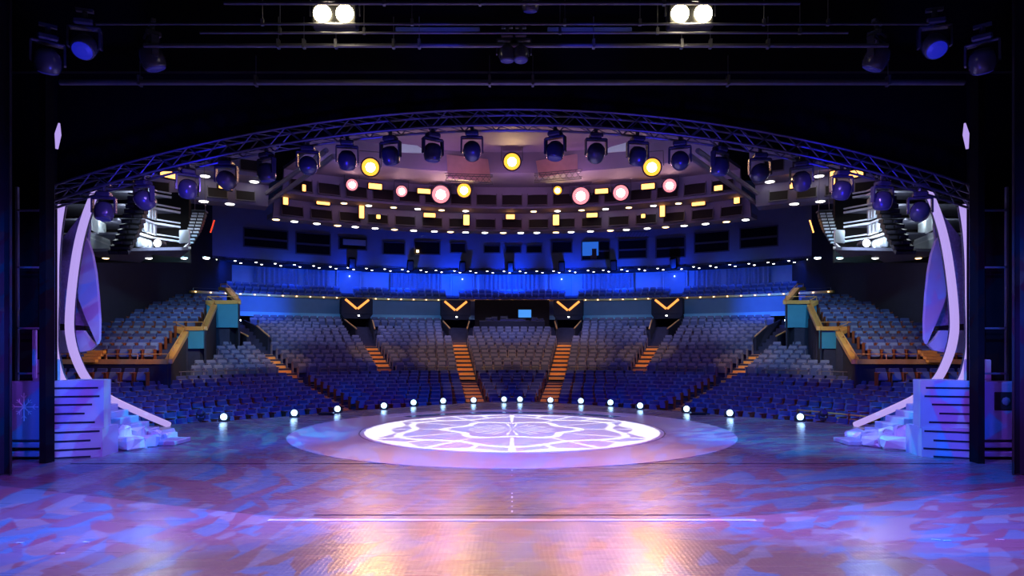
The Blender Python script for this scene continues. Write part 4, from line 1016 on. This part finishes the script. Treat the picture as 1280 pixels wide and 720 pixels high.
# shard projections over the floor
for s in (-1,1):
    g = spot((s*3.4,10.4,7.0),(s*6.2,15.0,0),(1,1,1),4000,104,.4,.01); shard_gobo(g,(.19,.045,.60),(.01,.20,1.5),19,.64,1,.36,3+s)
    g = spot((s*4.2,4.8,6.4),(s*6.6,9.6,0),(1,1,1),2600,104,.4,.01); shard_gobo(g,(.20,.045,.62),(.005,.17,1.7),15,.60,1,.5,7+s)
    g = spot((s*5.5,17.5,7.3),(s*9.6,20.5,0),(1,1,1),2900,70,.6,.01); shard_gobo(g,(.05,.12,.9),(.02,.55,1.4),20,.60,1,.4,9+s)
g = spot((0,8.5,7.2),(0,12.5,0),(1,1,1),1700,84,1,.01); shard_gobo(g,(.90,.22,.48),(.42,.26,1.0),16,.58,1,.4,1)
# violet light on the wings
for s in (-1,1):
    spot((s*5,9,8),(s*10.8,17,.8),(.16,.12,1),900,26,.6,.2)
    spot((s*4,13.0,7.2),(s*12.6,20.3,4.0),(.30,.17,1),1800,36,.6,.2)
    spot((s*9,20,7.5),(s*10.3,18.6,.3),(.55,.62,1),260,50,.7,.1)
    spot((s*8,9,6.0),(s*11.75,16.2,1.0),(.04,.05,1),1800,20,.6,.2)
    spot((s*7,6,6),(s*10.6,13.9,4.5),(.02,.06,1),500,40,.8,.2)
# blue on the truss and heads
for x in (-9,-4.5,0,4.5,9): spot((x*.9,14.9,5.2),(x,17,8.0 if abs(x) < 6 else 7.0),(.012,.01,1),330,80,.7,.2)
# back wall and upper wall blue
for a, pw in ((-36,300),(-29,500),(-22,900),(-15,1300),(-8,1900),(0,2100),(8,1900),(15,1300),(22,900),(29,300),(36,150)):
    spot(pol(37.0,a,9.35), pol(40.3,a,7.6), (.004,.075,1), pw*.75, 140, .8, .1)
    spot(pol(35.0,a,8.8), pol(36.9,a,10.3), (.004,.05,1), pw*.22, 110, .8, .1)
for s in (-1,1): spot(pol(25,s*33,9.2), pol(33.8,s*35.5,5.9), (.006,.10,1), 5000, 44, 1, .3)
# balcony front and terrace panels
for a in (-30,-15,15,30): spot(pol(24,a,9.5), pol(33.8,a,5.6), (.10,.42,1), 800, 60, .8, .2)
for s in (-1,1): spot((s*13,29,8.2),(s*17.6,37,4.2),(.25,.75,1),1300,60,.7,.2)
# white wash over the seats from the ceiling bridges
for a in (-52,-38,-26,-15,-5,5,15,26,38,52):
    spot(pol(24.5,a,11.6), pol(29,a,3), (.50,.50,1), 1500, 60, .6, .25)
for s in (-1,1): spot((s*12,27,6.5),(s*18.5,30.3,2.1),(1,.62,.22),900,30,.6,.1)  # added warm spot brightening the gold terrace rail, no fixture modelled
for s in (-1,1): spot((s*14,26,9.5),(s*18.5,36.5,3.6),(.55,.70,1),2600,50,.7,.2)
# blue wash on the front block from the arched truss
for x in (-8.5,-5,-1.7,1.7,5,8.5): spot((x,17.2,7.2),(x*1.8,36-abs(x)*.9,0),(.002,.010,1),700 if abs(x) > 6 else 1300,50,.7,.15)
# warm spots on the aisles and the gold rails
for s in (-1,1):
    spot(pol(7,s*10,11.5), pol(24,s*8.2,1.6),(1,.52,.10),5200,26,.6,.1); spot(pol(2,s*12,10.5), pol(15.5,s*8.2,0),(1,.55,.2),2600,14,.7,.1)
    spot(pol(9,s*24,11.5), pol(24.2,s*22.2,2.0),(1,.52,.10),4200,14,.5,.1)
    spot(pol(10,s*40,10.5), pol(23,s*38.6,1.4),(1,.50,.12),2800,15,.5,.1)
    spot((s*11,27,9.0),(s*17.2,33.5,2.6),(1,.66,.25),2200,34,.6,.1)
# added unseen points standing in for lamp glow: violet fill on the ceiling panels
for px, c, pw in ((463,(.7,.35,.8),70),(551,(.75,.30,.8),110),(640,(.7,.35,.8),90),(726,(.75,.30,.8),110),(815,(.7,.35,.8),70),(400,(.35,.28,1),60),(880,(.35,.28,1),60)):
    point(pol(19.5, az_at(px,19.5), 12.3), c, pw, .3)
for s in (-1,1): point(pol(21.5,s*55,10.6),(.35,.4,1),60,.3)

for s in (-1,1):
    point(W(640+s*55,212,39.3),(1,.32,.36),26,.2)  # added point that lights the pink hanging panels
    spot(W(640+s*140,225,31), W(640+s*130,185,34), (.72,.66,1), 260, 60, .7, .1)  # unseen spot put in to light the white reflector panels
    spot((s*6.5,11.5,5.2), W(640+s*530,55,12.8), (.04,.05,1), 260, 30, .6, .1)  # added blue spot on the bodies of the bright moving heads

for s in (-1,1):
    spot(W(640+s*93,75,11.2), W(640+s*95,38,13.2), (.01,.02,1), 60, 46, .8, .1)  # small unseen spot added to turn the cloth strips blue
    point(W(640+s*224,30,11.8), (1,.85,.55), 14, .15)  # added warm point lighting the pipes beside each blinder
for a in (-32,-24,-15,-5,5,15,24,32): spot(pol(34.2,a,9.2), pol(36.6,a,6.8), (.01,.07,1), 190, 110, .8, .1)  # unseen spots added to tint the balcony seats blue

for s in (-1,1): spot((s*11.5,23.5,7.4),(s*17.2,30.2,7.15),(.8,.93,1),700,34,.6,.1)  # extra unseen spot brightening the bottom trim of the gallery
